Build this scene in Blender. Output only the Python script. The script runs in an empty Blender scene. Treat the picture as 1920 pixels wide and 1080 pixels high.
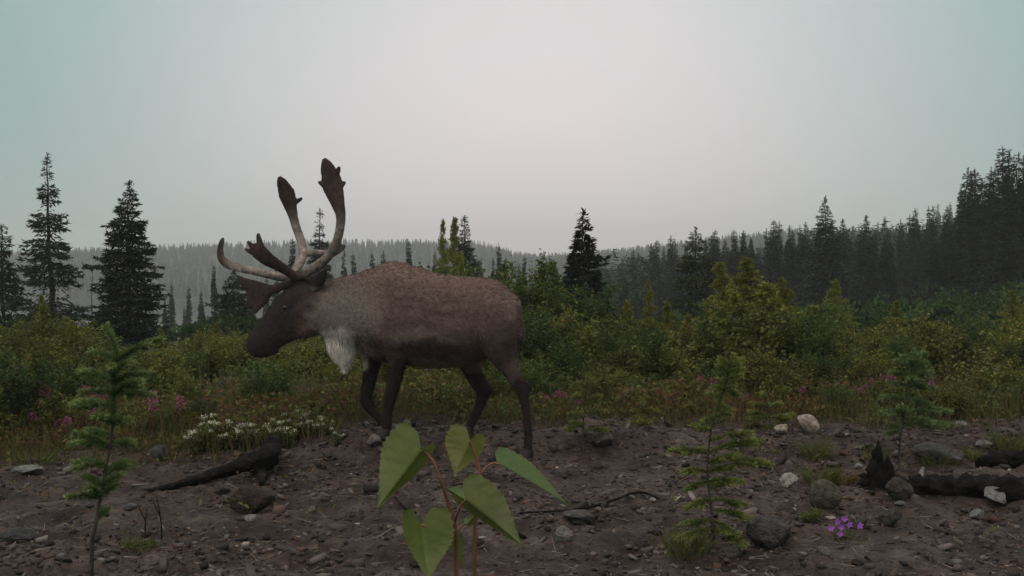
import bpy, bmesh, math, random
import numpy as np
from mathutils import Vector, Matrix

random.seed(7)
RNG = np.random.default_rng(11)
SC = bpy.context.scene
COL = SC.collection

# ------------------------------------------------------------------ camera
F = 1900.0                      # focal length in photograph pixels (1920 wide)
CAM = np.array([0.0, 0.0, 1.26])
HOR = 520.0                     # row of the horizon
PITCH = math.atan((540.0 - HOR) / F)
cam_data = bpy.data.cameras.new('camera')
cam_data.sensor_width = 36.0
cam_data.lens = 36.0 * F / 1920.0
cam_data.clip_start = 0.05
cam_data.clip_end = 4000.0
cam = bpy.data.objects.new('camera', cam_data)
COL.objects.link(cam)
cam.location = CAM
cam.rotation_euler = (math.radians(90) - PITCH, 0, 0)
SC.camera = cam

# ------------------------------------------------------------------ sky, sun, exposure
SUN_EL, SUN_AZ = math.radians(58), math.radians(205)     # high behind the overcast, over the camera's shoulder
world = bpy.data.worlds.new('World')
SC.world = world
world.use_nodes = True
wn, wl = world.node_tree.nodes, world.node_tree.links
wn.clear()
w_out = wn.new('ShaderNodeOutputWorld')
w_bg = wn.new('ShaderNodeBackground')
w_sky = wn.new('ShaderNodeTexSky')
w_sky.sky_type = 'NISHITA'
w_sky.sun_disc = False
w_sky.sun_elevation = SUN_EL
w_sky.sun_rotation = SUN_AZ
w_sky.air_density = 1.0
w_sky.dust_density = 4.0
w_tc = wn.new('ShaderNodeTexCoord')
w_sep = wn.new('ShaderNodeSeparateXYZ')
wl.new(w_tc.outputs['Generated'], w_sep.inputs[0])
# overcast luminance rises from horizon to zenith
w_lum = wn.new('ShaderNodeMapRange')
w_lum.inputs[1].default_value = 0.0; w_lum.inputs[2].default_value = 1.0
w_lum.inputs[3].default_value = 6.2; w_lum.inputs[4].default_value = 10.5
wl.new(w_sep.outputs[2], w_lum.inputs[0])
# paler centre straight ahead: lens vignetting painted into the sky colour
w_dot = wn.new('ShaderNodeVectorMath'); w_dot.operation = 'DOT_PRODUCT'
w_nrm = wn.new('ShaderNodeVectorMath'); w_nrm.operation = 'NORMALIZE'
wl.new(w_tc.outputs['Generated'], w_nrm.inputs[0])
wl.new(w_nrm.outputs[0], w_dot.inputs[0])
_g = Vector((0.02, 1.0, 0.06)).normalized()
w_dot.inputs[1].default_value = _g
w_vignette = wn.new('ShaderNodeMapRange'); w_vignette.interpolation_type = 'SMOOTHSTEP'
w_ang = wn.new('ShaderNodeMath'); w_ang.operation = 'ARCCOSINE'
wl.new(w_dot.outputs['Value'], w_ang.inputs[0])
w_vignette.inputs[1].default_value = math.radians(33); w_vignette.inputs[2].default_value = math.radians(3)
wl.new(w_ang.outputs[0], w_vignette.inputs[0])
w_cl = wn.new('ShaderNodeTexNoise'); w_cl.inputs['Scale'].default_value = 1.6
w_cl.inputs['Detail'].default_value = 4.0
wl.new(w_tc.outputs['Generated'], w_cl.inputs['Vector'])
w_ad = wn.new('ShaderNodeMath'); w_ad.operation = 'MULTIPLY_ADD'
wl.new(w_cl.outputs[0], w_ad.inputs[0]); w_ad.inputs[1].default_value = 0.25
wl.new(w_vignette.outputs[0], w_ad.inputs[2])
w_mix = wn.new('ShaderNodeMixRGB')
w_mix.inputs[1].default_value = (0.40, 0.64, 0.60, 1)     # cool teal grey, after the lens tint
w_mix.inputs[2].default_value = (1.28, 1.16, 1.18, 1)     # pale warm grey
w_ad2 = wn.new('ShaderNodeMath'); w_ad2.operation = 'SUBTRACT'; w_ad2.use_clamp = True
wl.new(w_ad.outputs[0], w_ad2.inputs[0]); w_ad2.inputs[1].default_value = 0.125
wl.new(w_ad2.outputs[0], w_mix.inputs[0])
w_zen = wn.new('ShaderNodeMapRange'); w_zen.interpolation_type = 'SMOOTHSTEP'
w_zen.inputs[1].default_value = 0.28; w_zen.inputs[2].default_value = 0.75
wl.new(w_sep.outputs[2], w_zen.inputs[0])
w_mz = wn.new('ShaderNodeMixRGB'); w_mz.inputs[2].default_value = (1.04, 0.98, 0.95, 1)     # overcast overhead
wl.new(w_zen.outputs[0], w_mz.inputs[0]); wl.new(w_mix.outputs[0], w_mz.inputs[1])
w_mul = wn.new('ShaderNodeMixRGB'); w_mul.blend_type = 'MULTIPLY'; w_mul.inputs[0].default_value = 1.0
wl.new(w_mz.outputs[0], w_mul.inputs[1]); wl.new(w_lum.outputs[0], w_mul.inputs[2])
w_cov = wn.new('ShaderNodeMixRGB'); w_cov.inputs[0].default_value = 0.95   # cloud cover over the clear sky
wl.new(w_sky.outputs[0], w_cov.inputs[1]); wl.new(w_mul.outputs[0], w_cov.inputs[2])
wl.new(w_cov.outputs[0], w_bg.inputs[0])
w_bg.inputs[1].default_value = 0.1
wl.new(w_bg.outputs[0], w_out.inputs[0])

sun_data = bpy.data.lights.new('sun', 'SUN')
sun_data.energy = 1.2
sun_data.angle = math.radians(35)
sun_data.color = (1.0, 0.90, 0.82)
sun = bpy.data.objects.new('sun', sun_data)
COL.objects.link(sun)
_sd = Vector((math.sin(SUN_AZ) * math.cos(SUN_EL), math.cos(SUN_AZ) * math.cos(SUN_EL), math.sin(SUN_EL)))
sun.rotation_euler = _sd.to_track_quat('Z', 'Y').to_euler()
sun.location = (-8, -15, 40)

vs = SC.view_settings
vs.view_transform = 'Standard'; vs.look = 'None'; vs.exposure = 0.0; vs.gamma = 1.0
vs.use_curve_mapping = False
cy = SC.cycles
cy.use_denoising = True
cy.max_bounces = 6; cy.diffuse_bounces = 3; cy.glossy_bounces = 2; cy.transmission_bounces = 3
cy.volume_bounces = 1; cy.transparent_max_bounces = 8
cy.sample_clamp_indirect = 4.0

# ------------------------------------------------------------------ helpers
def at(px, py, Y):
    """point seen at photograph pixel (px, py) at depth Y"""
    r = (px - 960.0) / F; u = (540.0 - py) / F
    d = np.array([r, math.cos(PITCH) + u * math.sin(PITCH), -math.sin(PITCH) + u * math.cos(PITCH)])
    return CAM + d * (Y / d[1])

def proj(P):
    d = np.asarray(P) - CAM
    fwd = d[..., 1] * math.cos(PITCH) - d[..., 2] * math.sin(PITCH)
    up = d[..., 1] * math.sin(PITCH) + d[..., 2] * math.cos(PITCH)
    return 960 + F * d[..., 0] / fwd, 540 - F * up / fwd

def sm(a, b, x):
    t = np.clip((np.asarray(x, float) - a) / (b - a), 0, 1)
    return t * t * (3 - 2 * t)

def vnoise(x, y, seed=0):
    x = np.asarray(x, float); y = np.asarray(y, float)
    xi = np.floor(x).astype(np.int64); yi = np.floor(y).astype(np.int64)
    fx = x - xi; fy = y - yi
    fx = fx * fx * (3 - 2 * fx); fy = fy * fy * (3 - 2 * fy)
    def h(i, j):
        n = (i * 374761393 + j * 668265263 + seed * 1274126177) & 0x7fffffff
        n = ((n ^ (n >> 13)) * 1274126177) & 0x7fffffff
        n = (n ^ (n >> 16)) & 0xffff
        return n / 65535.0
    a = h(xi, yi) * (1 - fx) + h(xi + 1, yi) * fx
    b = h(xi, yi + 1) * (1 - fx) + h(xi + 1, yi + 1) * fx
    return (a * (1 - fy) + b * fy) * 2 - 1

def fbm(x, y, oct=4, seed=0):
    s = 0; a = 1.0; f = 1.0
    for o in range(oct):
        s = s + a * vnoise(x * f + 17.3 * o, y * f - 9.1 * o, seed + o)
        a *= 0.5; f *= 2.03
    return s

YAW = math.radians(15)
C_F = np.array([-math.cos(YAW), math.sin(YAW), 0.0])      # towards the head
C_N = np.array([-math.sin(YAW), -math.cos(YAW), 0.0])     # towards the camera side
C_P0 = at(988, 600, 6.97)

def cp(px, py, w=0.0):
    """pixel ray met with the caribou's long plane moved by w to the near side"""
    d = at(px, py, 1.0) - CAM
    t = np.dot(C_P0 + C_N * w - CAM, C_N) / np.dot(d, C_N)
    return CAM + d * t

# ground heights the three planted hooves need (filled in below)
HOOF = []
def terrain(x, y):
    z = terrain0(x, y)
    for hx, hy, dz in HOOF:
        z = z + dz * np.exp(-((x - hx) ** 2 + (y - hy) ** 2) / (2 * 0.20 ** 2))
    return z

def terrain0(x, y):
    x = np.asarray(x, float); y = np.asarray(y, float)
    left = 1 - sm(-22, 14, x)
    z = -6.4 * sm(12, 95, y) * left - 1.8 * sm(14, 60, y) * (1 - left)
    xr = x - 15
    z = z + 0.12 * np.log1p(np.exp(np.clip(xr / 5, -20, 20))) * 5 * sm(20, 55, y) * (1 - 0.75 * sm(120, 400, x))
    z = z + sm(232, 520, y) * (18 + 5 * vnoise(x / 120, y / 170, 5) + 2.5 * vnoise(x / 45 + 4, y / 70, 6)) * (0.5 + 0.5 * left)
    z = z + 0.6 * vnoise(x / 14, y / 14, 3) * sm(16, 50, y)
    stp = sm(6.80, 7.18, y + 0.12 * vnoise(x * 0.7, 3.3, 8)); lw = sm(-1.9, -1.15, x)
    z = z + 0.13 * (stp * lw + sm(7.3, 9.2, y) * (1 - lw)) * (1 - sm(9.5, 14, y))
    near = 1 - sm(14, 30, y)
    z = z + near * (0.048 * fbm(x * 1.3, y * 1.3, 3, 21))
    d = np.exp(-((x - 0.0) ** 2) / 3.5 - ((y - 6.95) ** 2) / 0.5)           # trodden smoother here
    z = z + near * 0.028 * fbm(x * 7, y * 7, 3, 31) * (1 - 0.75 * d)
    return z

for _px, _py, _w in ((718, 820, .135), (985, 862, .12), (874, 815, -.12)):
    _p = cp(_px, _py, _w)
    HOOF.append((_p[0], _p[1], _p[2] + 0.006 - float(terrain(_p[0], _p[1]))))

def ground_at(px, py, y0=1.0, y1=60.0):
    """first hit of the pixel ray with the terrain"""
    ys = np.concatenate([np.linspace(y0, 14, 1600), np.linspace(14.05, y1, 400)])
    r = (px - 960.0) / F; u = (540.0 - py) / F
    d = np.array([r, math.cos(PITCH) + u * math.sin(PITCH), -math.sin(PITCH) + u * math.cos(PITCH)])
    xs = CAM[0] + d[0] / d[1] * ys; zs = CAM[2] + d[2] / d[1] * ys
    hit = np.where(zs <= terrain(xs, ys))[0]
    i = hit[0] if len(hit) else len(ys) - 1
    return np.array([xs[i], ys[i], float(terrain(xs[i], ys[i]))])

def mesh_np(name, V, Fc, mat, col=None, smooth=False, mats=None, midx=None):
    """mesh from numpy arrays; Fc is an (n,3) or (n,4) array or a list of such arrays"""
    if not isinstance(Fc, list): Fc = [Fc]
    Fc = [np.asarray(f, np.int32) for f in Fc if len(f)]
    me = bpy.data.meshes.new(name)
    V = np.asarray(V, np.float32)
    nl = sum(f.size for f in Fc); npoly = sum(len(f) for f in Fc)
    me.vertices.add(len(V)); me.vertices.foreach_set('co', V.ravel())
    me.loops.add(nl); me.loops.foreach_set('vertex_index', np.concatenate([f.ravel() for f in Fc]))
    me.polygons.add(npoly)
    tot = np.concatenate([np.full(len(f), f.shape[1], np.int32) for f in Fc])
    st = np.concatenate([[0], np.cumsum(tot)[:-1]]).astype(np.int32)
    me.polygons.foreach_set('loop_start', st)
    if midx is not None: me.polygons.foreach_set('material_index', np.asarray(midx, np.int32))
    if smooth: me.polygons.foreach_set('use_smooth', np.ones(npoly, bool))
    me.update(calc_edges=True)
    if col is not None:
        c = np.ones((len(V), 4), np.float32); c[:, :3] = col
        a = me.color_attributes.new('col', 'FLOAT_COLOR', 'POINT')
        a.data.foreach_set('color', c.ravel())
    for m in (mats or [mat]): me.materials.append(m)
    me.validate()
    return me

def link(name, me, parent=None):
    o = bpy.data.objects.new(name, me)
    COL.objects.link(o)
    if parent is not None: o.parent = parent
    return o

def tag(o, label=None, cat=None, group=None, kind=None):
    if label: o['label'] = label
    if cat: o['category'] = cat
    if group: o['group'] = group
    if kind: o['kind'] = kind
    return o

def empty(name, loc=(0, 0, 0), rz=0.0):
    o = bpy.data.objects.new(name, None)
    o.empty_display_size = 0.1
    COL.objects.link(o)
    o.location = Vector([float(v) for v in loc]); o.rotation_euler = (0, 0, rz)
    return o

def copy_tree(o, parent=None):
    c = o.copy(); COL.objects.link(c); c.parent = parent
    for ch in list(o.children): copy_tree(ch, c)
    return c

class Acc:
    """collects vertices, faces and vertex colours"""
    def __init__(s): s.V = []; s.T = []; s.Q = []; s.C = []; s.n = 0
    def add(s, V, T=None, Q=None, c=(1, 1, 1)):
        V = np.asarray(V, float)
        if T is not None and len(T): s.T.append(np.asarray(T, np.int64) + s.n)
        if Q is not None and len(Q): s.Q.append(np.asarray(Q, np.int64) + s.n)
        c = np.asarray(c, float)
        s.C.append(np.broadcast_to(c, (len(V), 3)) if c.ndim == 1 else c)
        s.V.append(V); s.n += len(V)
    def mesh(s, name, mat, smooth=False):
        fs = []
        if s.T: fs.append(np.concatenate(s.T))
        if s.Q: fs.append(np.concatenate(s.Q))
        return mesh_np(name, np.concatenate(s.V), fs, mat, np.concatenate(s.C), smooth)

def unit(v): 
    v = np.asarray(v, float); return v / (np.linalg.norm(v, axis=-1, keepdims=True) + 1e-12)

def frames(P):
    T = np.gradient(P, axis=0); T = unit(T)
    ref = np.array([0.0, 0.0, 1.0]) if abs(T[:, 2]).mean() < 0.85 else np.array([0.0, 1.0, 0.0])
    A = unit(np.cross(T, ref)); B = np.cross(T, A)
    return T, A, B

def tube(acc, P, R, seg=6, c=(1, 1, 1), jit=0.0, cap=True):
    P = np.asarray(P, float); R = np.broadcast_to(np.asarray(R, float), (len(P),))
    T, A, B = frames(P)
    a = np.linspace(0, 2 * math.pi, seg, endpoint=False)
    rr = R[:, None] * (1 + jit * RNG.uniform(-1, 1, (len(P), seg)))
    V = P[:, None, :] + rr[..., None] * (np.cos(a)[None, :, None] * A[:, None, :] + np.sin(a)[None, :, None] * B[:, None, :])
    V = V.reshape(-1, 3); n = len(P); Q = []; Tt = []
    i = np.arange(n - 1)[:, None] * seg; j = np.arange(seg)[None, :]; k = (j + 1) % seg
    Q = np.stack([i + j, i + k, i + seg + k, i + seg + j], -1).reshape(-1, 4)
    if cap:
        V = np.concatenate([V, P[:1], P[-1:]]); b0 = n * seg; b1 = b0 + 1
        jj = np.arange(seg); kk = (jj + 1) % seg
        Tt = np.concatenate([np.stack([np.full(seg, b0), kk, jj], -1), np.stack([np.full(seg, b1), (n - 1) * seg + jj, (n - 1) * seg + kk], -1)])
    acc.add(V, Tt, Q, c)

def kites(acc, p, d, l, w, up, c, fold=0.25):
    """leaf / needle-tuft kites: base, left, tip, right"""
    p = np.asarray(p, float); d = unit(d); n = len(p)
    l = np.broadcast_to(l, (n,))[:, None]; w = np.broadcast_to(w, (n,))[:, None]
    s = unit(np.cross(d, up)); nn = np.cross(s, d)
    m = p + d * l * 0.45
    V = np.stack([p, m - s * w * 0.5 + nn * w * fold, p + d * l, m + s * w * 0.5 + nn * w * fold], 1).reshape(-1, 3)
    b = np.arange(n) * 4
    T = np.concatenate([np.stack([b, b + 2, b + 1], -1), np.stack([b, b + 3, b + 2], -1)])
    acc.add(V, T, None, np.repeat(np.broadcast_to(c, (n, 3)), 4, axis=0))

def spikes(acc, p, d, l, w, c):
    """single thin triangles (needles, hairs, grass)"""
    p = np.asarray(p, float); d = unit(d); n = len(p)
    l = np.broadcast_to(l, (n,))[:, None]; w = np.broadcast_to(w, (n,))[:, None]
    s = unit(np.cross(d, RNG.normal(size=(n, 3))))
    V = np.stack([p - s * w * 0.5, p + s * w * 0.5, p + d * l], 1).reshape(-1, 3)
    acc.add(V, np.arange(n * 3).reshape(-1, 3), None, np.repeat(np.broadcast_to(c, (n, 3)), 3, axis=0))

def curve(pts, n):
    """Catmull-Rom through points (any dimension)"""
    P = np.asarray(pts, float)
    P = np.concatenate([2 * P[:1] - P[1:2], P, 2 * P[-1:] - P[-2:-1]])
    m = len(P) - 3; out = []
    for t in np.linspace(0, m - 1e-6, n):
        i = int(t); f = t - i; a, b, c_, d = P[i:i + 4]
        out.append(0.5 * ((2 * b) + (-a + c_) * f + (2 * a - 5 * b + 4 * c_ - d) * f * f + (-a + 3 * b - 3 * c_ + d) * f ** 3))
    return np.array(out)

# ------------------------------------------------------------------ materials
def new_mat(name):
    m = bpy.data.materials.new(name); m.use_nodes = True
    nt = m.node_tree; nt.nodes.clear()
    out = nt.nodes.new('ShaderNodeOutputMaterial')
    return m, nt, nt.nodes, nt.links, out

def noise(nt, scale, detail=4, rough=0.55, coord='Object'):
    tc = nt.nodes.new('ShaderNodeTexCoord'); n = nt.nodes.new('ShaderNodeTexNoise')
    n.inputs['Scale'].default_value = scale; n.inputs['Detail'].default_value = detail
    n.inputs['Roughness'].default_value = rough
    nt.links.new(tc.outputs[coord], n.inputs['Vector']); return n

def ramp(nt, src, stops):
    r = nt.nodes.new('ShaderNodeValToRGB'); e = r.color_ramp.elements
    e[0].position, e[0].color = stops[0][0], (*stops[0][1], 1)
    e[1].position, e[1].color = stops[-1][0], (*stops[-1][1], 1)
    for p, c in stops[1:-1]:
        k = e.new(p); k.color = (*c, 1)
    nt.links.new(src, r.inputs[0]); return r

def mat_foliage(name, trans=0.35, rough=0.6, vary=0.5, spec=0.10, hue=(1.0, 1.0, 1.0)):
    m, nt, N, L, out = new_mat(name)
    at_ = N.new('ShaderNodeAttribute'); at_.attribute_name = 'col'
    oi = N.new('ShaderNodeObjectInfo')
    mr = N.new('ShaderNodeMapRange'); mr.inputs[3].default_value = 1 - vary * 0.5; mr.inputs[4].default_value = 1 + vary * 0.5
    L.new(oi.outputs['Random'], mr.inputs[0])
    mx = N.new('ShaderNodeMixRGB'); mx.blend_type = 'MULTIPLY'; mx.inputs[0].default_value = 1
    L.new(at_.outputs['Color'], mx.inputs[1]); L.new(mr.outputs[0], mx.inputs[2])
    h2 = N.new('ShaderNodeMixRGB'); h2.blend_type = 'MULTIPLY'; h2.inputs[0].default_value = 1
    h2.inputs[2].default_value = (*hue, 1); L.new(mx.outputs[0], h2.inputs[1])
    b = N.new('ShaderNodeBsdfPrincipled'); b.inputs['Roughness'].default_value = rough
    b.inputs['Specular IOR Level'].default_value = spec
    L.new(h2.outputs[0], b.inputs['Base Color'])
    if trans > 0:
        t = N.new('ShaderNodeBsdfTranslucent'); L.new(h2.outputs[0], t.inputs[0])
        ms = N.new('ShaderNodeMixShader'); ms.inputs[0].default_value = trans
        L.new(b.outputs[0], ms.inputs[1]); L.new(t.outputs[0], ms.inputs[2]); L.new(ms.outputs[0], out.inputs[0])
    else:
        L.new(b.outputs[0], out.inputs[0])
    return m

def mat_noise(name, stops, scale, rough=0.8, bump=0.3, bscale=None, detail=5, spec=0.3, coord='Object', dist=0.01, usecol=False):
    m, nt, N, L, out = new_mat(name)
    n = noise(nt, scale, detail, 0.6, coord); r = ramp(nt, n.outputs[0], stops)
    b = N.new('ShaderNodeBsdfPrincipled'); b.inputs['Roughness'].default_value = rough
    b.inputs['Specular IOR Level'].default_value = spec
    src = r.outputs[0]
    if usecol:
        a = N.new('ShaderNodeAttribute'); a.attribute_name = 'col'
        mx = N.new('ShaderNodeMixRGB'); mx.blend_type = 'MULTIPLY'; mx.inputs[0].default_value = 1
        L.new(src, mx.inputs[1]); L.new(a.outputs['Color'], mx.inputs[2]); src = mx.outputs[0]
    L.new(src, b.inputs['Base Color'])
    n2 = noise(nt, bscale or scale * 3, 6, 0.65, coord)
    bp = N.new('ShaderNodeBump'); bp.inputs['Strength'].default_value = bump; bp.inputs['Distance'].default_value = dist
    L.new(n2.outputs[0], bp.inputs['Height']); L.new(bp.outputs[0], b.inputs['Normal'])
    L.new(b.outputs[0], out.inputs[0]); return m

def mat_ground():
    m, nt, N, L, out = new_mat('soil')
    n1 = noise(nt, 3.2, 6, 0.68); n2 = noise(nt, 26, 6, 0.7); n3 = noise(nt, 0.35, 3, 0.5)
    r1 = ramp(nt, n1.outputs[0], [(0.34, (0.016, 0.010, 0.008)), (0.46, (0.041, 0.027, 0.022)), (0.56, (0.069, 0.049, 0.041)), (0.70, (0.122, 0.093, 0.081))])
    r2 = ramp(nt, n2.outputs[0], [(0.30, (0.32, 0.29, 0.28)), (0.52, (0.95, 0.93, 0.92)), (0.72, (1.5, 1.45, 1.42))])
    mx = N.new('ShaderNodeMixRGB'); mx.blend_type = 'MULTIPLY'; mx.inputs[0].default_value = 1
    L.new(r1.outputs[0], mx.inputs[1]); L.new(r2.outputs[0], mx.inputs[2])
    # moss and litter away from the bare clearing
    tc = N.new('ShaderNodeTexCoord'); sp = N.new('ShaderNodeSeparateXYZ'); L.new(tc.outputs['Object'], sp.inputs[0])
    ma = N.new('ShaderNodeMath'); ma.operation = 'MULTIPLY_ADD'; ma.inputs[1].default_value = 3.0
    L.new(n1.outputs[0], ma.inputs[0]); L.new(sp.outputs[1], ma.inputs[2])
    mr = N.new('ShaderNodeMapRange'); mr.interpolation_type = 'SMOOTHSTEP'
    mr.inputs[1].default_value = 9.3; mr.inputs[2].default_value = 11.0
    L.new(ma.outputs[0], mr.inputs[0])
    r3 = ramp(nt, n2.outputs[0], [(0.3, (0.010, 0.010, 0.005)), (0.55, (0.020, 0.022, 0.009)), (0.75, (0.04, 0.030, 0.016))])
    mx2 = N.new('ShaderNodeMixRGB'); L.new(mr.outputs[0], mx2.inputs[0]); L.new(mx.outputs[0], mx2.inputs[1]); L.new(r3.outputs[0], mx2.inputs[2])
    b = N.new('ShaderNodeBsdfPrincipled'); L.new(mx2.outputs[0], b.inputs['Base Color'])
    rr = N.new('ShaderNodeMapRange'); rr.inputs[3].default_value = 0.45; rr.inputs[4].default_value = 0.95
    L.new(n1.outputs[0], rr.inputs[0]); L.new(rr.outputs[0], b.inputs['Roughness'])
    b.inputs['Specular IOR Level'].default_value = 0.22
    n4 = noise(nt, 60, 6, 0.75)
    ad = N.new('ShaderNodeMath'); ad.operation = 'MULTIPLY_ADD'; ad.inputs[1].default_value = 0.4
    L.new(n4.outputs[0], ad.inputs[0]); L.new(n2.outputs[0], ad.inputs[2])
    bp = N.new('ShaderNodeBump'); bp.inputs['Strength'].default_value = 0.9; bp.inputs['Distance'].default_value = 0.035
    L.new(ad.outputs[0], bp.inputs['Height']); L.new(bp.outputs[0], b.inputs['Normal'])
    L.new(b.outputs[0], out.inputs[0]); return m

def mat_coat(name, rough=0.8, spec=0.1, nscale=30, amt=0.35):
    m, nt, N, L, out = new_mat(name)
    a = N.new('ShaderNodeAttribute'); a.attribute_name = 'col'
    n = noise(nt, nscale, 5, 0.65); mr = N.new('ShaderNodeMapRange')
    mr.inputs[1].default_value = 0.25; mr.inputs[2].default_value = 0.75
    mr.inputs[3].default_value = 1 - amt; mr.inputs[4].default_value = 1 + amt
    L.new(n.outputs[0], mr.inputs[0])
    mx = N.new('ShaderNodeMixRGB'); mx.blend_type = 'MULTIPLY'; mx.inputs[0].default_value = 1
    L.new(a.outputs['Color'], mx.inputs[1]); L.new(mr.outputs[0], mx.inputs[2])
    b = N.new('ShaderNodeBsdfPrincipled'); b.inputs['Roughness'].default_value = rough
    b.inputs['Specular IOR Level'].default_value = spec
    L.new(mx.outputs[0], b.inputs['Base Color']); L.new(b.outputs[0], out.inputs[0]); return m

M = {}
M['ground'] = mat_ground()
M['needle'] = mat_foliage('spruce_needles', 0.12, 0.7, 0.45)
M['leaf'] = mat_foliage('broad_leaves', 0.38, 0.5, 0.75)
M['larch'] = mat_foliage('larch_needles', 0.30, 0.65, 0.3)
M['herb'] = mat_foliage('herb_leaves', 0.35, 0.55, 0.3)
M['petal'] = mat_foliage('petals', 0.4, 0.6, 0.2)
M['bark'] = mat_noise('bark', [(0.3, (0.025, 0.02, 0.018)), (0.7, (0.08, 0.068, 0.06))], 14, 0.9, 0.6)
M['twig'] = mat_noise('red_twig', [(0.3, (0.10, 0.045, 0.025)), (0.7, (0.26, 0.11, 0.055))], 30, 0.6, 0.2)
M['char'] = mat_noise('charred_wood', [(0.35, (0.004, 0.0035, 0.0035)), (0.58, (0.012, 0.010, 0.010)), (0.8, (0.05, 0.045, 0.043))], 12, 0.9, 1.0, 45, spec=0.12, dist=0.02)
M['grey_wood'] = mat_noise('weathered_wood', [(0.3, (0.05, 0.045, 0.042)), (0.7, (0.17, 0.155, 0.15))], 12, 0.85, 0.6, 60)
M['litter'] = mat_noise('litter', [(0.2, (0.6, 0.6, 0.6)), (0.8, (1.3, 1.3, 1.3))], 12, 0.8, 0.3, usecol=True)
M['rock'] = mat_noise('rock', [(0.30, (0.40, 0.36, 0.33)), (0.5, (0.92, 0.88, 0.85)), (0.70, (1.3, 1.24, 1.2))], 2.2, 0.9, 0.9, 7, usecol=True, spec=0.15, dist=0.12)
M['coat'] = mat_coat('coat')
M['hair'] = mat_coat('hair', 0.65, 0.15, 18, 0.25)
M['velvet'] = mat_coat('antler_velvet', 0.85, 0.1, 40, 0.3)
M['hoof'] = mat_noise('hoof_horn', [(0.3, (0.012, 0.010, 0.010)), (0.7, (0.03, 0.025, 0.024))], 20, 0.5, 0.2)
M['eye'] = mat_noise('eye_dark', [(0.3, (0.006, 0.004, 0.004)), (0.7, (0.012, 0.008, 0.006))], 20, 0.08, 0.0, spec=0.6)
def mat_water():
    m, nt, N, L, out = new_mat('lake_water')
    b = N.new('ShaderNodeBsdfPrincipled'); b.inputs['Base Color'].default_value = (0.02, 0.03, 0.032, 1)
    b.inputs['Roughness'].default_value = 0.08; b.inputs['IOR'].default_value = 1.33
    n = noise(nt, 0.8, 3); bp = N.new('ShaderNodeBump'); bp.inputs['Strength'].default_value = 0.15; bp.inputs['Distance'].default_value = 0.05
    L.new(n.outputs[0], bp.inputs['Height']); L.new(bp.outputs[0], b.inputs['Normal']); L.new(b.outputs[0], out.inputs[0]); return m
M['water'] = mat_water()

# ------------------------------------------------------------------ ground, lake
def axis(lo, a, b, hi, step, grow):
    mid = np.arange(a, b + 1e-6, step); up = []; s = step; v = mid[-1]
    while v < hi: s *= grow; v += s; up.append(min(v, hi))
    dn = []; s = step; v = mid[0]
    while v > lo: s *= grow; v -= s; dn.append(max(v, lo))
    return np.concatenate([dn[::-1], mid, up])
gx = axis(-1200, -4.2, 4.2, 1200, 0.028, 1.07)
gy = axis(-60, 3.3, 8.9, 1300, 0.028, 1.045)
GX, GY = np.meshgrid(gx, gy)
GZ = terrain(GX, GY)
_n = len(gx)
_i = (np.arange(len(gy) - 1)[:, None] * _n + np.arange(_n - 1)[None, :])
gq = np.stack([_i, _i + 1, _i + _n + 1, _i + _n], -1).reshape(-1, 4)
g_o = link('ground', mesh_np('ground', np.stack([GX, GY, GZ], -1).reshape(-1, 3), gq, M['ground'], smooth=True))
tag(g_o, 'bare dark soil clearing rising into brush and wooded slopes', 'ground', kind='structure')

lv = np.array([[-420, 60, -5.0], [30, 60, -5.0], [30, 330, -5.0], [-420, 330, -5.0]])
lake = link('lake', mesh_np('lake', lv, np.array([[0, 1, 2, 3]]), M['water']))
tag(lake, 'pale still lake glimpsed between the spruces', 'lake', kind='structure')

# ------------------------------------------------------------------ vegetation builders (each returns mesh data)
def vary(c, n, a=0.3, hue=0.12):
    c = np.asarray(c, float)
    return np.clip(c * RNG.uniform(1 - a, 1 + a, (n, 1)) * RNG.uniform(1 - hue, 1 + hue, (n, 3)), 0, 1)

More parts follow.
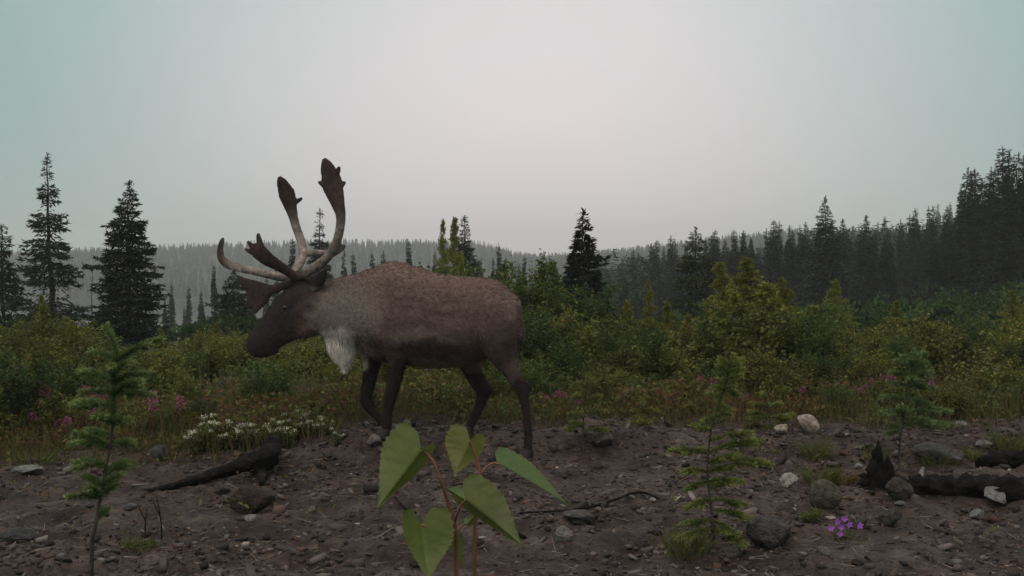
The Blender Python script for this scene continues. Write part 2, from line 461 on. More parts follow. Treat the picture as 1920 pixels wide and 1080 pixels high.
def spruce_mesh(H, R, seed, tuft=0.10, dens=1.0, col=(0.026, 0.040, 0.027), club=0.0, droop=0.35, gap=0.0, clear=0.06, power=0.85, tip=(0.05, 0.075, 0.035), lop=0.0):
    """conifer: returns (wood Acc, crown Acc)"""
    rs = np.random.default_rng(seed)
    wood, crown = Acc(), Acc()
    nz = 14; zs = np.linspace(-0.25, H, nz)
    bend = np.cumsum(rs.normal(0, 0.006 * H, (nz, 2)), 0)
    bend -= bend[1]
    tr = np.stack([bend[:, 0], bend[:, 1], zs], -1)
    tube(wood, tr, np.linspace(0.018 * H + 0.012, 0.004, nz), 7)
    def trunk(z): return np.array([np.interp(z, zs, tr[:, 0]), np.interp(z, zs, tr[:, 1]), z])
    z = H * clear
    while z < H * 0.985:
        u = z / H; u2 = min(u / 0.955, 1.0)
        L0 = R * (1 - u2) ** power + 0.02 * H * (1 - u2) + 0.012
        nf = int(dens * (10 + 34 * L0))                      # twigs that fill the crown between the whorls
        zf = z + rs.uniform(-.03, .03, nf) * H; af = rs.uniform(0, 6.283, nf); rf = L0 * rs.uniform(0.05, 0.55, nf)
        tz = trunk(z); of = np.stack([np.cos(af), np.sin(af), 0 * af], -1); pf = of * rf[:, None] + [tz[0], tz[1], 0]; pf[:, 2] = zf - rf * .25
        kites(crown, pf, of + np.stack([0 * af, 0 * af, rs.normal(-.45, .3, nf)], -1), tuft * (.3 + .7 * min(1, (1 - u) / .3)) * rs.uniform(.8, 1.7, nf), tuft * (.3 + .7 * min(1, (1 - u) / .3)) * rs.uniform(.35, .6, nf), rs.normal(0, .6, (nf, 3)) + [0, 0, 1], np.asarray(col) * rs.uniform(.45, 1.1, (nf, 1)), .3)
        if club > 0 and u > 0.80: L0 = max(L0, R * 0.34 * club * math.sin(math.pi * min((u - 0.76) / 0.26, 1.0)) + 0.04)
        if gap > 0 and rs.random() < gap: z += rs.uniform(0.03, 0.06) * H; continue
        nb = int(rs.integers(5, 8))
        a0 = rs.uniform(0, 6.28)
        for k in range(nb):
            a = a0 + k * 6.283 / nb + rs.normal(0, 0.25)
            L = L0 * rs.uniform(0.6, 1.18)
            if lop: L *= 1 + lop * math.cos(a)
            if rs.random() < 0.06: L *= 1.35
            b0 = trunk(z + rs.normal(0, 0.012 * H))
            out = np.array([math.cos(a), math.sin(a), 0.0])
            sl = rs.uniform(0.7, 1.3) * droop * (1.15 - u) - 0.55 * max(0, u - 0.72)
            t = np.linspace(0, 1, 6)
            P = b0 + np.outer(t * L, out) + np.outer((-sl * t + 0.42 * sl * t * t) * L, [0, 0, 1])
            if L > 0.12: tube(wood, P, np.linspace(0.011 * (0.4 + L), 0.002, 6), 3, cap=False)
            # sprays of twigs on both sides of the branch
            n = max(7, int(dens * (8 + 60 * L * (0.10 / tuft) ** 1.3)))
            tt = rs.uniform(0.10, 1.0, n) ** 0.8
            bp = np.stack([np.interp(tt, t, P[:, q]) for q in range(3)], -1)
            side = rs.choice([-1, 1], n)
            perp = np.array([-out[1], out[0], 0.0])
            wmax = (0.10 + 0.30 * L) * (1.05 - tt) * rs.uniform(0.1, 1.0, n)
            p = bp + perp * (side * wmax)[:, None] + out * (wmax * 0.6)[:, None]
            p[:, 2] -= wmax * rs.uniform(0.05, 0.35, n)
            d = out * rs.uniform(0.4, 1.0, (n, 1)) + perp * (side * rs.uniform(0.1, 0.9, n))[:, None]
            d[:, 2] += rs.normal(-0.14, 0.34, n) + 0.25 * np.clip(tt - .8, 0, 1) * 5
            tf = tuft * (0.35 + 0.65 * min(1.0, (1 - u) / 0.30)); l = tf * rs.uniform(0.7, 1.6, n); w = tf * rs.uniform(0.28, 0.5, n)
            if u > .8: d[:, 2] += 2.2 * (u - .8)
            up = np.stack([rs.normal(0, .5, n), rs.normal(0, .5, n), np.ones(n)], -1)
            c = np.asarray(col) * rs.uniform(0.6, 1.4, (n, 1)) * rs.uniform(0.9, 1.1, (n, 3))
            f = np.clip((tt - 0.75) * 2.0, 0, 0.6)[:, None]
            c = c * (1 - f) + np.asarray(tip) * rs.uniform(0.7, 1.3, (n, 1)) * f
            kites(crown, p, d, l, w, up, c, 0.3)
        z += H * rs.uniform(0.015, 0.028) * (1.0 if H > 3 else 1.4)
    # leader
    n = 16; tp = trunk(H * 0.965)
    p = np.tile(tp, (n, 1)) + np.outer(np.linspace(-0.03 * H, 0.022 * H, n), [0, 0, 1])
    d = rs.normal(0, 1, (n, 3)); d[:, 2] = np.abs(d[:, 2]) + 2.2
    kites(crown, p, d, tuft * 0.9, tuft * 0.22, np.tile([0.3, 1, 0.2], (n, 1)), np.tile(tip, (n, 1)))
    return wood, crown

def larch_mesh(H, R, seed, col=(0.245, 0.240, 0.042), n_br=110, dark=(0.085, 0.10, 0.022), tuft=0.058):
    """young larch or feathery sapling: thin rising branches with soft tufts"""
    rs = np.random.default_rng(seed)
    wood, crown = Acc(), Acc()
    zs = np.linspace(-0.2, H, 10); off = np.cumsum(rs.normal(0, 0.01 * H, (10, 2)), 0); off -= off[1]
    tr = np.stack([off[:, 0], off[:, 1], zs], -1)
    tube(wood, tr, np.linspace(0.012 * H + 0.008, 0.003, 10), 6)
    for i in range(n_br):
        u = rs.uniform(0.04, 0.98) ** 0.9; z = u * H
        a = rs.uniform(0, 6.283); L = (R * 1.3 * (1 - u) ** 1.05 * rs.uniform(0.3, 1.25)) + 0.02
        b0 = np.array([np.interp(z, zs, tr[:, 0]), np.interp(z, zs, tr[:, 1]), z])
        out = np.array([math.cos(a), math.sin(a), 0])
        t = np.linspace(0, 1, 5); rise = rs.uniform(0.05, 0.55)
        P = b0 + np.outer(t * L, out) + np.outer((rise * t - 0.25 * t * t) * L, [0, 0, 1])
        tube(wood, P, np.linspace(0.006, 0.0015, 5), 3, cap=False)
        n = int(14 + 95 * L)
        tt = rs.uniform(0.08, 1, n)
        p = np.stack([np.interp(tt, t, P[:, q]) for q in range(3)], -1) + rs.normal(0, 0.018 + 0.05 * L, (n, 3)) * (1.1 - tt)[:, None]
        d = out * 0.5 + rs.normal(0, 0.7, (n, 3)); d[:, 2] += 0.35
        f = rs.uniform(0, 1, (n, 1)) ** 1.3
        c = (np.asarray(col) * (1 - f) + np.asarray(dark) * f) * rs.uniform(0.75, 1.3, (n, 1))
        kites(crown, p, d, tuft * rs.uniform(0.7, 1.5, n), tuft * 0.30 * rs.uniform(0.8, 1.4, n), rs.normal(0, 1, (n, 3)) + [0, 0, 1], c)
    return wood, crown

def shrub_mesh(H, R, seed, leaf=0.045, n_leaf=3600, cols=((0.085, 0.115, 0.026), (0.130, 0.140, 0.030)), stems=7, lean=0.42, spiky=0.0):
    """broadleaf bush or young birch: forked stems with leaves along the twigs"""
    rs = np.random.default_rng(seed)
    wood, crown = Acc(), Acc()
    twigs = []
    for s in range(stems):
        a = rs.uniform(0, 6.283); sp = R * rs.uniform(0.1, 0.8) * lean * 1.6; h = H * rs.choice([rs.uniform(0.45, .8), rs.uniform(.8, 1.0)])
        t = np.linspace(0, 1, 7)
        o = np.array([math.cos(a), math.sin(a), 0])
        P = np.outer(sp * t ** 1.3, o) + np.outer(h * t, [0, 0, 1]) + np.cumsum(rs.normal(0, 0.012 * H, (7, 3)), 0) * [1, 1, 0.2]
        P[0] = np.append(o[:2] * 0.03, -0.12)
        tube(wood, P, np.linspace(0.007 + 0.006 * H, 0.0022, 7), 4, cap=False)
        twigs.append((P, 0.30, 1.0))
        for b in range(int(rs.integers(7, 12))):
            u = rs.uniform(0.12, 0.92); b0 = np.array([np.interp(u, t, P[:, q]) for q in range(3)])
            a2 = rs.uniform(0, 6.283); L = R * rs.uniform(0.3, 0.75) * (1.15 - u)
            tt = np.linspace(0, 1, 5); o2 = np.array([math.cos(a2), math.sin(a2), 0])
            B = b0 + np.outer(L * tt, o2) + np.outer(L * (rs.uniform(0.4, 1.5) * tt - 0.2 * tt * tt), [0, 0, 1])
            tube(wood, B, np.linspace(0.0045, 0.0013, 5), 3, cap=False)
            twigs.append((B, 0.1, 1.0))
    wts = np.array([np.linalg.norm(np.diff(P, axis=0), axis=1).sum() for P, _, _ in twigs]); wts /= wts.sum()
    cnt = rs.multinomial(n_leaf, wts)
    for (P, u0, u1), n in zip(twigs, cnt):
        if n == 0: continue
        u = rs.uniform(u0, u1, n); t = np.linspace(0, 1, len(P))
        p = np.stack([np.interp(u, t, P[:, q]) for q in range(3)], -1) + rs.normal(0, leaf * 0.9, (n, 3))
        d = rs.normal(0, 1, (n, 3)); d[:, 2] -= 0.25
        if spiky: d = d * (1 - spiky) + np.array([0, 0, 1.6]) * spiky
        up = rs.normal(0, 0.8, (n, 3)) + [0, -0.2, 1.0]
        k = rs.uniform(0, 1, (n, 1))
        c = (np.asarray(cols[0]) * (1 - k) + np.asarray(cols[1]) * k) * rs.uniform(0.6, 1.35, (n, 1))
        od = rs.random(n) < 0.025
        c[od] = np.array([0.17, 0.10, 0.025]) * rs.uniform(0.7, 1.2, (od.sum(), 1))
        l = leaf * rs.uniform(0.65, 1.4, n)
        kites(crown, p, d, l, l * rs.uniform(0.45, 0.8, n), up, c, 0.15)
    return wood, crown

def plant_thing(name, wood, crown, crown_mat, wood_name='trunk', crown_name='crown', wood_mat=None):
    r = empty(name)
    link(wood_name, wood.mesh(wood_name, wood_mat or M['bark'], True), r)
    link(crown_name, crown.mesh(crown_name, crown_mat), r)
    return r

class Kind:
    """first use returns the built thing itself, later uses copy it"""
    def __init__(s, thing, h): s.t = thing; s.h = h; s.used = False
    def put(s, loc, h, rz, label, cat, group=None, wide=1.0):
        o = s.t if not s.used else copy_tree(s.t)
        s.used = True
        k = h / s.h
        o.location = Vector([float(v) for v in loc]); o.rotation_euler = (0, 0, rz); o.scale = (k * wide, k * wide, k)
        o['label'] = label; o['category'] = cat
        if group: o['group'] = group
        elif 'group' in o: del o['group']
        return o

def top_at(px, py, Y):
    """base point and height of something whose tip is at the pixel at depth Y"""
    t = at(px, py, Y); g = float(terrain(t[0], Y))
    return np.array([t[0], Y, g - 0.02]), t[2] - g

# --- named big conifers
def big(px, py, Y, R, seed, label, name='spruce_tree', cat='tree', **kw):
    b, h = top_at(px, py, Y)
    w, c = spruce_mesh(h, R, seed, **kw)
    r = plant_thing(name, w, c, M['needle']); r.location = Vector(b); tag(r, label, cat)
    return r
big(90, 284, 25, 1.02, 101, 'tallest ragged dark spruce rising behind the brush, pale tip', tuft=0.105, gap=0.10, power=0.95, dens=1.15, tip=(0.06, 0.075, 0.04))
big(240, 336, 20, 0.86, 102, 'dark full spruce with one long side branch, second to the tallest spruce', tuft=0.085, power=0.72, dens=1.35, droop=0.28, col=(0.021, 0.032, 0.021))
big(10, 420, 23, 0.85, 103, 'spruce with a lone club of needles at its top beside the tallest spruce', tuft=0.10, gap=0.18, club=0.45, power=0.9)
big(1079, 390, 19, 0.72, 104, 'dense blackish spruce with stubby round clumps and pointed top above the birch bushes', tuft=0.11, dens=1.5, power=0.95, droop=0.12, col=(0.017, 0.022, 0.015), tip=(0.025, 0.03, 0.018), lop=0.35)
big(1549, 367, 42, 1.75, 105, 'tall hazy spruce spire standing clear of the stand on the slope', tuft=0.15, dens=0.8, power=0.9, col=(0.03, 0.04, 0.03))
big(1303, 425, 26, 0.95, 106, 'olive green spruce with level branches and twin tip behind the larches', tuft=0.11, dens=0.9, power=0.6, gap=0.22, droop=0.12, col=(0.045, 0.055, 0.022), tip=(0.085, 0.09, 0.03))
big(601, 390, 34, 0.72, 107, 'open topped spruce seen between the raised antlers', tuft=0.12, gap=0.16, club=0.3, power=0.8, col=(0.03, 0.037, 0.028))
big(875, 402, 31, 0.66, 108, 'slim dark spruce with a dense tip rising behind the back of the caribou', tuft=0.11, club=0.3, power=0.8, dens=0.9)
big(437, 505, 27, 0.80, 109, 'soft green young spruce below the forward antler tine', tuft=0.10, power=0.65, gap=0.12, col=(0.035, 0.048, 0.027), tip=(0.06, 0.08, 0.03))
big(1623, 404, 52, 1.2, 110, 'narrow spruce on the slope beside the tall hazy spire', tuft=0.17, dens=0.7)
big(1590, 410, 55, 1.3, 111, 'leaning pointed spruce between the hazy spire and a narrow spruce', tuft=0.17, dens=0.7)
big(1600, 560, 24, 1.25, 112, 'dark low spruce at the foot of the hazy spire', tuft=0.11, power=0.6, col=(0.02, 0.028, 0.02))
big(1850, 600, 15, 0.95, 113, 'broad dark green young fir filling the edge of the brush', tuft=0.085, power=0.55, col=(0.03, 0.05, 0.024), tip=(0.06, 0.085, 0.035), clear=0.02)
big(1770, 575, 19, 1.05, 114, 'shaded bluish young spruce between the fir and the low dark spruce', tuft=0.10, power=0.6, col=(0.024, 0.036, 0.026), clear=0.02)
big(1150, 585, 17, 0.32, 115, 'small black spruce at the edge of the reddish opening', tuft=0.08, power=0.6, col=(0.014, 0.02, 0.014), clear=0.02)
big(1235, 730, 8.6, 0.30, 116, 'tiny dark fir with layered green tips at the edge of the bare soil', tuft=0.045, power=0.55, clear=0.0, col=(0.035, 0.055, 0.02), tip=(0.07, 0.10, 0.03), droop=0.1)
big(130, 800, 7.6, 0.20, 117, 'small rounded green seedling conifer on the edge of the soil', tuft=0.04, power=0.5, clear=0.0, col=(0.035, 0.06, 0.022), tip=(0.06, 0.10, 0.03), droop=0.1)

# --- slender spruces of the middle distance
slim = []
for k, (Hh, Rr, cl, gp) in enumerate([(7, .80, .25, .06), (7, .66, .45, .10), (6, .85, .15, .05), (6.5, .60, .55, .12), (7, .95, .1, .06)]):
    w, c = spruce_mesh(Hh, Rr, 200 + k, tuft=0.14, dens=1.25, club=cl, gap=gp, power=1.05, col=(0.022, 0.037, 0.022), tip=(0.03, 0.045, 0.024))
    slim.append(Kind(plant_thing('slender_spruce', w, c, M['needle']), Hh))
tops = [(548, 446, 40, 3), (640, 468, 55, 0), (662, 470, 60, 1), (697, 474, 48, 3), (719, 468, 50, 1), (766, 450, 50, 3), (788, 500, 80, 0),
        (326, 530, 55, 0), (355, 538, 60, 3), (380, 546, 52, 2), (401, 497, 42, 3), (310, 560, 48, 2), (522, 500, 60, 0),
        (935, 454, 48, 1), (922, 482, 52, 0), (905, 486, 50, 2), (950, 490, 60, 1), (984, 476, 42, 1), (1010, 492, 46, 0), (893, 490, 46, 2),
        (812, 470, 42, 0), (970, 495, 58, 2), (1040, 498, 60, 0), (420, 560, 56, 2), (345, 575, 62, 1), (470, 545, 60, 0), (500, 520, 64, 3)]
for i, (px, py, Y, kd) in enumerate(tops):
    b, h = top_at(px, py, Y)
    slim[kd].put(b, h, RNG.uniform(0, 6.28), 'slender dark spruce in the thin row before the lake', 'tree', 'slender spruces in the row before the lake', 0.9)

tops2 = [(1170, 482, 84, 0), (1188, 468, 78, 3), (1205, 490, 80, 2), (1222, 455, 70, 1), (1232, 450, 68, 3), (1246, 470, 72, 0), (1258, 440, 64, 1), (1266, 446, 66, 0),
         (1282, 462, 70, 2), (1320, 452, 60, 2), (1333, 440, 62, 1), (1341, 431, 60, 3), (1352, 442, 64, 0), (1364, 450, 60, 2), (1376, 430, 58, 3),
         (1392, 436, 60, 1), (1401, 430, 62, 0), (1412, 446, 60, 2), (1437, 426, 54, 1), (1451, 412, 56, 3), (1461, 413, 58, 1), (1478, 420, 54, 0), (1490, 432, 56, 2),
         (1500, 420, 58, 1), (1518, 414, 56, 0), (1530, 430, 54, 2), (1572, 440, 50, 2), (1608, 440, 54, 0), (1640, 432, 58, 1), (1655, 440, 52, 2), (1672, 430, 56, 0), (1690, 410, 62, 4),
         (1706, 400, 60, 1), (1722, 392, 64, 2), (1741, 384, 62, 4), (1752, 384, 64, 0), (1768, 400, 56, 2), (1785, 385, 54, 0), (1800, 350, 50, 4), (1815, 312, 48, 1),
         (1827, 316, 48, 3), (1834, 320, 50, 0), (1846, 335, 46, 2), (1858, 311, 46, 1), (1866, 314, 48, 3), (1880, 275, 44, 3), (1893, 278, 45, 1), (1905, 286, 44, 0), (1917, 290, 42, 4), (1935, 285, 43, 1), (1960, 280, 44, 2)]
for i, (px, py, Y, kd) in enumerate(tops2):
    b, h = top_at(px, py, Y)
    near_right = px > 1795
    slim[kd].put(b, h, RNG.uniform(0, 6.28),
                 'tall dark spruce in the high stand crowning the slope' if near_right else 'dark spruce in the hazy stand along the slope', 'tree',
                 'spruces of the high stand crowning the slope' if near_right else 'spruces of the hazy stand along the slope', 1.3 if near_right else 1.25)
# fillers that make the stands close up below their tops
for i in range(125):
    px = RNG.uniform(1160, 1960); Y = RNG.uniform(44, 95)
    line = np.interp(px, [1160, 1300, 1450, 1600, 1750, 1800, 1900, 1960], [505, 470, 445, 450, 425, 385, 330, 320])
    py = line + RNG.uniform(8, 95)
    b, h = top_at(px, py, Y)
    if h < 1.5: continue
    slim[int(RNG.integers(0, 5))].put(b, h, RNG.uniform(0, 6.28), 'smaller dark spruce filling the lower slope of the stand', 'tree', 'smaller spruces filling the lower slope', 1.6)

for i in range(70):
    px = RNG.uniform(1125, 1990); Y = RNG.uniform(95, 190)
    line = np.interp(px, [1125, 1250, 1400, 1560, 1640, 1760, 1990], [478, 462, 450, 440, 405, 376, 350])
    b, h = top_at(px, line + RNG.uniform(-4, 40), Y)
    if h < 3: continue
    slim[int(RNG.integers(0, 5))].put(b, min(h, 11), RNG.uniform(0, 6.28), 'faint fogged spruce showing behind the stand on the slope', 'tree', 'faint spruces behind the stand on the slope', 1.2)
# dead snag
def snag(px, py, Y, label):
    b, h = top_at(px, py, Y); r = empty('dead_snag', b); a = Acc()
    t = np.linspace(0, 1, 9); P = np.outer(t * (h + .2), [0.01, 0, 1]) - [0, 0, .2] + np.cumsum(RNG.normal(0, 0.012, (9, 3)), 0) * [1, 1, 0]
    tube(a, P, np.linspace(0.05, 0.008, 9), 6); link('trunk', a.mesh('trunk', M['grey_wood'], True), r)
    for k in range(9):
        u = RNG.uniform(0.25, 0.9); q = np.array([np.interp(u, t, P[:, i]) for i in range(3)]); a_ = RNG.uniform(0, 6.28); L = RNG.uniform(.25, .8) * (1.1 - u)
        A2 = Acc(); tube(A2, np.array([q, q + [L * .6 * math.cos(a_), L * .6 * math.sin(a_), -0.02], q + [L * math.cos(a_), L * math.sin(a_), RNG.uniform(-.1, .15)]]), [.014, .009, .003], 4)
        link('branch', A2.mesh('branch', M['grey_wood']), r)
    tag(r, label, 'dead tree')
snag(172, 500, 36, 'bare grey dead snag between the two biggest spruces')

# far forest, seen only as a mass in the haze
def far_forest():
    acc = Acc(); rs = np.random.default_rng(5)
    n = 17000
    y = 185 + 420 * rs.random(n) ** 0.85; x = rs.uniform(-.72, .76, n) * y
    z = terrain(x, y)
    px, _ = proj(np.stack([x, y, z], -1))
    lake_m = (z < -4.7)
    ok = (~lake_m) & (px > -500) & (px < 2420) & ((y > 238) | (px > 1120) | (y > 185) & (px > 860))
    x, y, z = x[ok], y[ok], z[ok]
    def thicket():
        n = 1500; y = rs.uniform(62, 190, n); px = rs.uniform(1110, 2010, n); x = (px - 960) / F * y; z = terrain(x, y)
        for i in range(n):
            H = rs.uniform(2.2, 5.0) * (1.25 if px[i] > 1500 else 1); m = 70; u = rs.uniform(0.02, 1, m) ** 1.2; a = rs.uniform(0, 6.283, m); r = (1 - u) * H * .2 * rs.uniform(.3, 1.1, m) + .03
            o = np.stack([np.cos(a), np.sin(a), 0 * a], -1); p = o * r[:, None] * .6; p[:, 2] = u * H
            kites(acc, p + [x[i], y[i], z[i] - .05], o + np.stack([0 * a, 0 * a, rs.normal(-.2, .3, m)], -1), .45 * rs.uniform(.6, 1.3, m), .24, np.tile([0, 0, 1.], (m, 1)), np.array([.022, .037, .020]) * rs.uniform(.6, 1.4, (m, 1)))
    thicket()
    for i in range(len(x)):
        H = min(rs.lognormal(1.25, .25), 4.8); R = H * rs.uniform(0.15, 0.26); seg = 5; lv = 4
        V = []; T = []
        for k in range(lv):
            z0 = H * (0.08 + 0.84 * k / lv); r0 = R * (1 - k / (lv + 0.3)) * rs.uniform(0.8, 1.25); z1 = z0 + H * 0.24
            a = np.linspace(0, 6.283, seg, endpoint=False) + rs.uniform(0, 1); b = len(V)
            rr = r0 * rs.uniform(0.6, 1.3, seg)
            for q in range(seg): V.append((rr[q] * math.cos(a[q]), rr[q] * math.sin(a[q]), z0 - rs.uniform(0, .05) * H))
            V.append((0, 0, min(z1, H)))
            T += [(b + q, b + (q + 1) % seg, b + seg) for q in range(seg)]
        acc.add(np.array(V) + [x[i], y[i], z[i] - 0.1], T, None, np.array([0.026, 0.034, 0.027]) * rs.uniform(0.7, 1.3))
    o = link('distant_forest', acc.mesh('distant_forest', M['needle']))
    tag(o, 'far spruce forest fading into fog over the hills', 'forest', kind='stuff')
far_forest()

# --- larches and broadleaf bushes of the brush
lar = []
for k, (Hh, Rr) in enumerate([(1.9, .6), (2.2, .55), (1.6, .7), (2.6, .8)]):
    w, c = larch_mesh(Hh, Rr, 300 + k, n_br=int(90 * Hh))
    lar.append(Kind(plant_thing('young_larch', w, c, M['larch']), Hh))
for px, py, Y, kd, wd, lab in [
    (1400, 478, 11.5, 3, 1.5, 'tallest feathery yellow green larch above the brush'),
    (1348, 487, 12.2, 1, 1.3, 'slim yellow green larch leaning beside the tallest larch'),
    (1450, 525, 11.0, 2, 1.5, 'broad low larch at the shoulder of the tallest larch'),
    (1215, 520, 13.0, 1, 0.62, 'thin yellow green larch before the reddish opening'),
    (1520, 570, 10.8, 0, 1.6, 'wide olive larch below the low dark spruce'),
    (1290, 585, 11.6, 2, 1.0, 'low soft larch bush at the foot of the slim leaning larch'),
    (848, 405, 24, 1, 0.7, 'pale thin topped larch behind the back of the caribou'),
    (833, 412, 26, 0, 0.45, 'wispy half bare larch next to the pale thin topped larch'),
    (855, 470, 20, 2, 0.9, 'bushy golden green larch just over the caribou spine'),
    (75, 550, 14.5, 0, 0.9, 'yellow green larch in front of the tallest spruce'),
    (1415, 600, 9.9, 2, 1.15, 'dense low larch in the middle of the brush behind the saplings'),
    (1600, 640, 11.5, 0, 1.5, 'dull green larch before the low dark spruce'),
    (1480, 515, 13.0, 3, 1.3, 'pointed golden larch between the tallest larch and the wide olive larch'),
    (1375, 545, 10.6, 0, 1.3, 'short bright larch in front of the slim leaning larch'),
    (1255, 560, 12.5, 1, 1.1, 'pointed larch beside the olive spruce with level branches'),
    (1180, 560, 14.0, 2, 1.0, 'soft pointed larch at the near edge of the reddish opening'),
    (1560, 520, 16.0, 3, 1.2, 'dull larch below the tall hazy spire'),
    (1680, 560, 15.0, 1, 1.4, 'bluish green larch beside the shaded young spruce'),
    (1730, 600, 12.5, 2, 1.4, 'low larch in front of the shaded young spruce'),
    (1900, 540, 17.0, 3, 1.3, 'dull green larch behind the broad fir'),
    (1040, 485, 14.0, 1, 1.0, 'slim larch among the birch bushes behind the rump'),
    (130, 590, 12.5, 2, 1.2, 'low larch between the two biggest spruces'),
    (40, 600, 11.5, 0, 1.2, 'soft green larch below the spruce with the lone club'),
    (300, 610, 12.0, 1, 1.1, 'thin green larch beside the dark full spruce'),
    (520, 640, 12.0, 2, 1.2, 'low green larch showing under the caribou muzzle'),
    (400, 600, 14.0, 3, 1.1, 'green larch in front of the soft young spruce')]:
    b, h = top_at(px, py, Y); lar[kd].put(b, h, RNG.uniform(0, 6.28), lab, 'tree', None, wd)

bush = []
G1 = ((0.060, 0.092, 0.020), (0.112, 0.125, 0.024)); G2 = ((0.042, 0.076, 0.021), (0.076, 0.102, 0.025)); G3 = ((0.082, 0.102, 0.021), (0.130, 0.130, 0.026))
for k, (Hh, Rr, n, cl, st, lf) in enumerate([(1.6, .9, 6500, G1, 9, .046), (1.0, .8, 5600, G2, 10, .042), (1.9, .75, 6500, G1, 8, .048), (0.8, .75, 5000, G3, 11, .038), (1.2, .8, 5600, G2, 9, .042), (0.7, .6, 4200, G3, 11, .034)]):
    w, c = shrub_mesh(Hh, Rr, 400 + k, lf, n, cl, st)
    bush.append(Kind(plant_thing('leafy_bush', w, c, M['leaf'], 'stems', 'foliage'), Hh))
named = [(1003, 462, 13.0, 2, 1.0, 'young birch with a few loose top leaves against the fog'),
         (1055, 490, 12.4, 0, 1.15, 'full green birch bush behind the hind leg of the caribou'),
         (1110, 525, 12.0, 4, 1.15, 'green bush at the foot of the dense blackish spruce'),
         (1165, 600, 11.0, 3, 1.0, 'low yellow green bush before the reddish opening'),
         (985, 570, 11.5, 1, .9, 'dark leafy bush directly behind the caribou rump'),
         (885, 480, 17, 1, 1.0, 'green bush crest showing above the middle of the spine'),
         (820, 500, 18, 4, 1.0, 'green bush crest showing over the front of the spine'),
         (930, 505, 15, 0, 1.0, 'olive bush crest showing over the caribou rump'),
         (345, 690, 8.7, 5, .75, 'small leafy bush with a bare stem beside the white flowers')]
for px, py, Y, kd, wd, lab in named:
    b, h = top_at(px, py, Y); bush[kd].put(b, h, RNG.uniform(0, 6.28), lab, 'bush', None, wd)
rsb = np.random.default_rng(77)
tl_x = [0, 60, 130, 200, 330, 420, 480, 560, 700, 840, 980, 1100, 1200, 1300, 1420, 1560, 1640, 1760, 1920]
tl_y = [625, 590, 615, 655, 640, 638, 640, 645, 630, 640, 590, 585, 600, 590, 560, 590, 620, 600, 585]
for i in range(250):
    px = rsb.uniform(-240, 2160); u = rsb.uniform(0, 1) ** 1.4; Y = 8.35 + 7.5 * u
    edge = float(np.interp(px, [0, 350, 620, 700, 1000, 1200, 1920], [7.35, 7.5, 7.7, 8.4, 8.15, 8.05, 8.0]))
    Y += edge - 8.3
    py = float(np.interp(px, tl_x, tl_y)) + rsb.uniform(-25, 35) + (130 if px > 640 else 105) * max(0, 1 - u * 4.0)
    b, h = top_at(px, py, Y)
    h = float(np.clip(h, 0.28, 1.9))
    leftside = px < 960
    kd = int(rsb.choice([3, 5, 1, 4, 3])) if h < 0.9 else int(rsb.choice([0, 1, 2, 4]))
    look = ['mid green full bush', 'dark green spreading bush', 'tall mid green bush', 'low yellow green bush', 'dark green upright bush', 'very low yellow green bush'][kd]
    depth = 'at the front of the brush' if u < .2 else 'deeper in the brush'
    side = 'on the lake side' if leftside else 'below the wooded slope'
    bush[kd].put(b, h, rsb.uniform(0, 6.28), look + ' ' + depth + ' ' + side, 'bush', look + ' ' + depth + ' ' + side, rsb.uniform(.85, 1.2) * (1.15 if h < .6 else 1.0))
def distant_brush():                       # hollow and lower slope farther back: one mass of foliage
    acc = Acc(); rs = np.random.default_rng(78)
    for i in range(240):
        px = rs.uniform(-220, 2140); Y = rs.uniform(19, 46)
        py = float(np.interp(px, [0, 300, 480, 960, 1150, 1300, 1600, 1920], [620, 632, 622, 560, 610, 595, 560, 525])) + rs.uniform(-10, 30)
        b, h = top_at(px, py, Y); h = float(np.clip(h, 0.6, 3.2)); n = 420
        k = np.array([.042, .072, .022]) * rs.uniform(.7, 1.5) * rs.uniform(.9, 1.1, 3)
        for c in range(6):                 # uneven clumps
            o = np.append(rs.normal(0, .32 * h, 2), rs.uniform(.25, .8) * h); m = n // 6
            d = rs.normal(0, 1, (m, 3)); p = o + unit(d) * (rs.random((m, 1)) ** .4) * h * rs.uniform(.18, .34) * [1, 1, .9]; p[:, 2] = np.abs(p[:, 2])
            kites(acc, p + b, d + [0, 0, .3], rs.uniform(.07, .15, m), rs.uniform(.05, .09, m), rs.normal(0, .8, (m, 3)) + [0, 0, 1], k * rs.uniform(.6, 1.4, (m, 1)), .15)
    o = link('distant_brush', acc.mesh('distant_brush', M['leaf'])); tag(o, 'dull green brush massed between the near bushes and the spruces', 'brush', kind='stuff')
distant_brush()

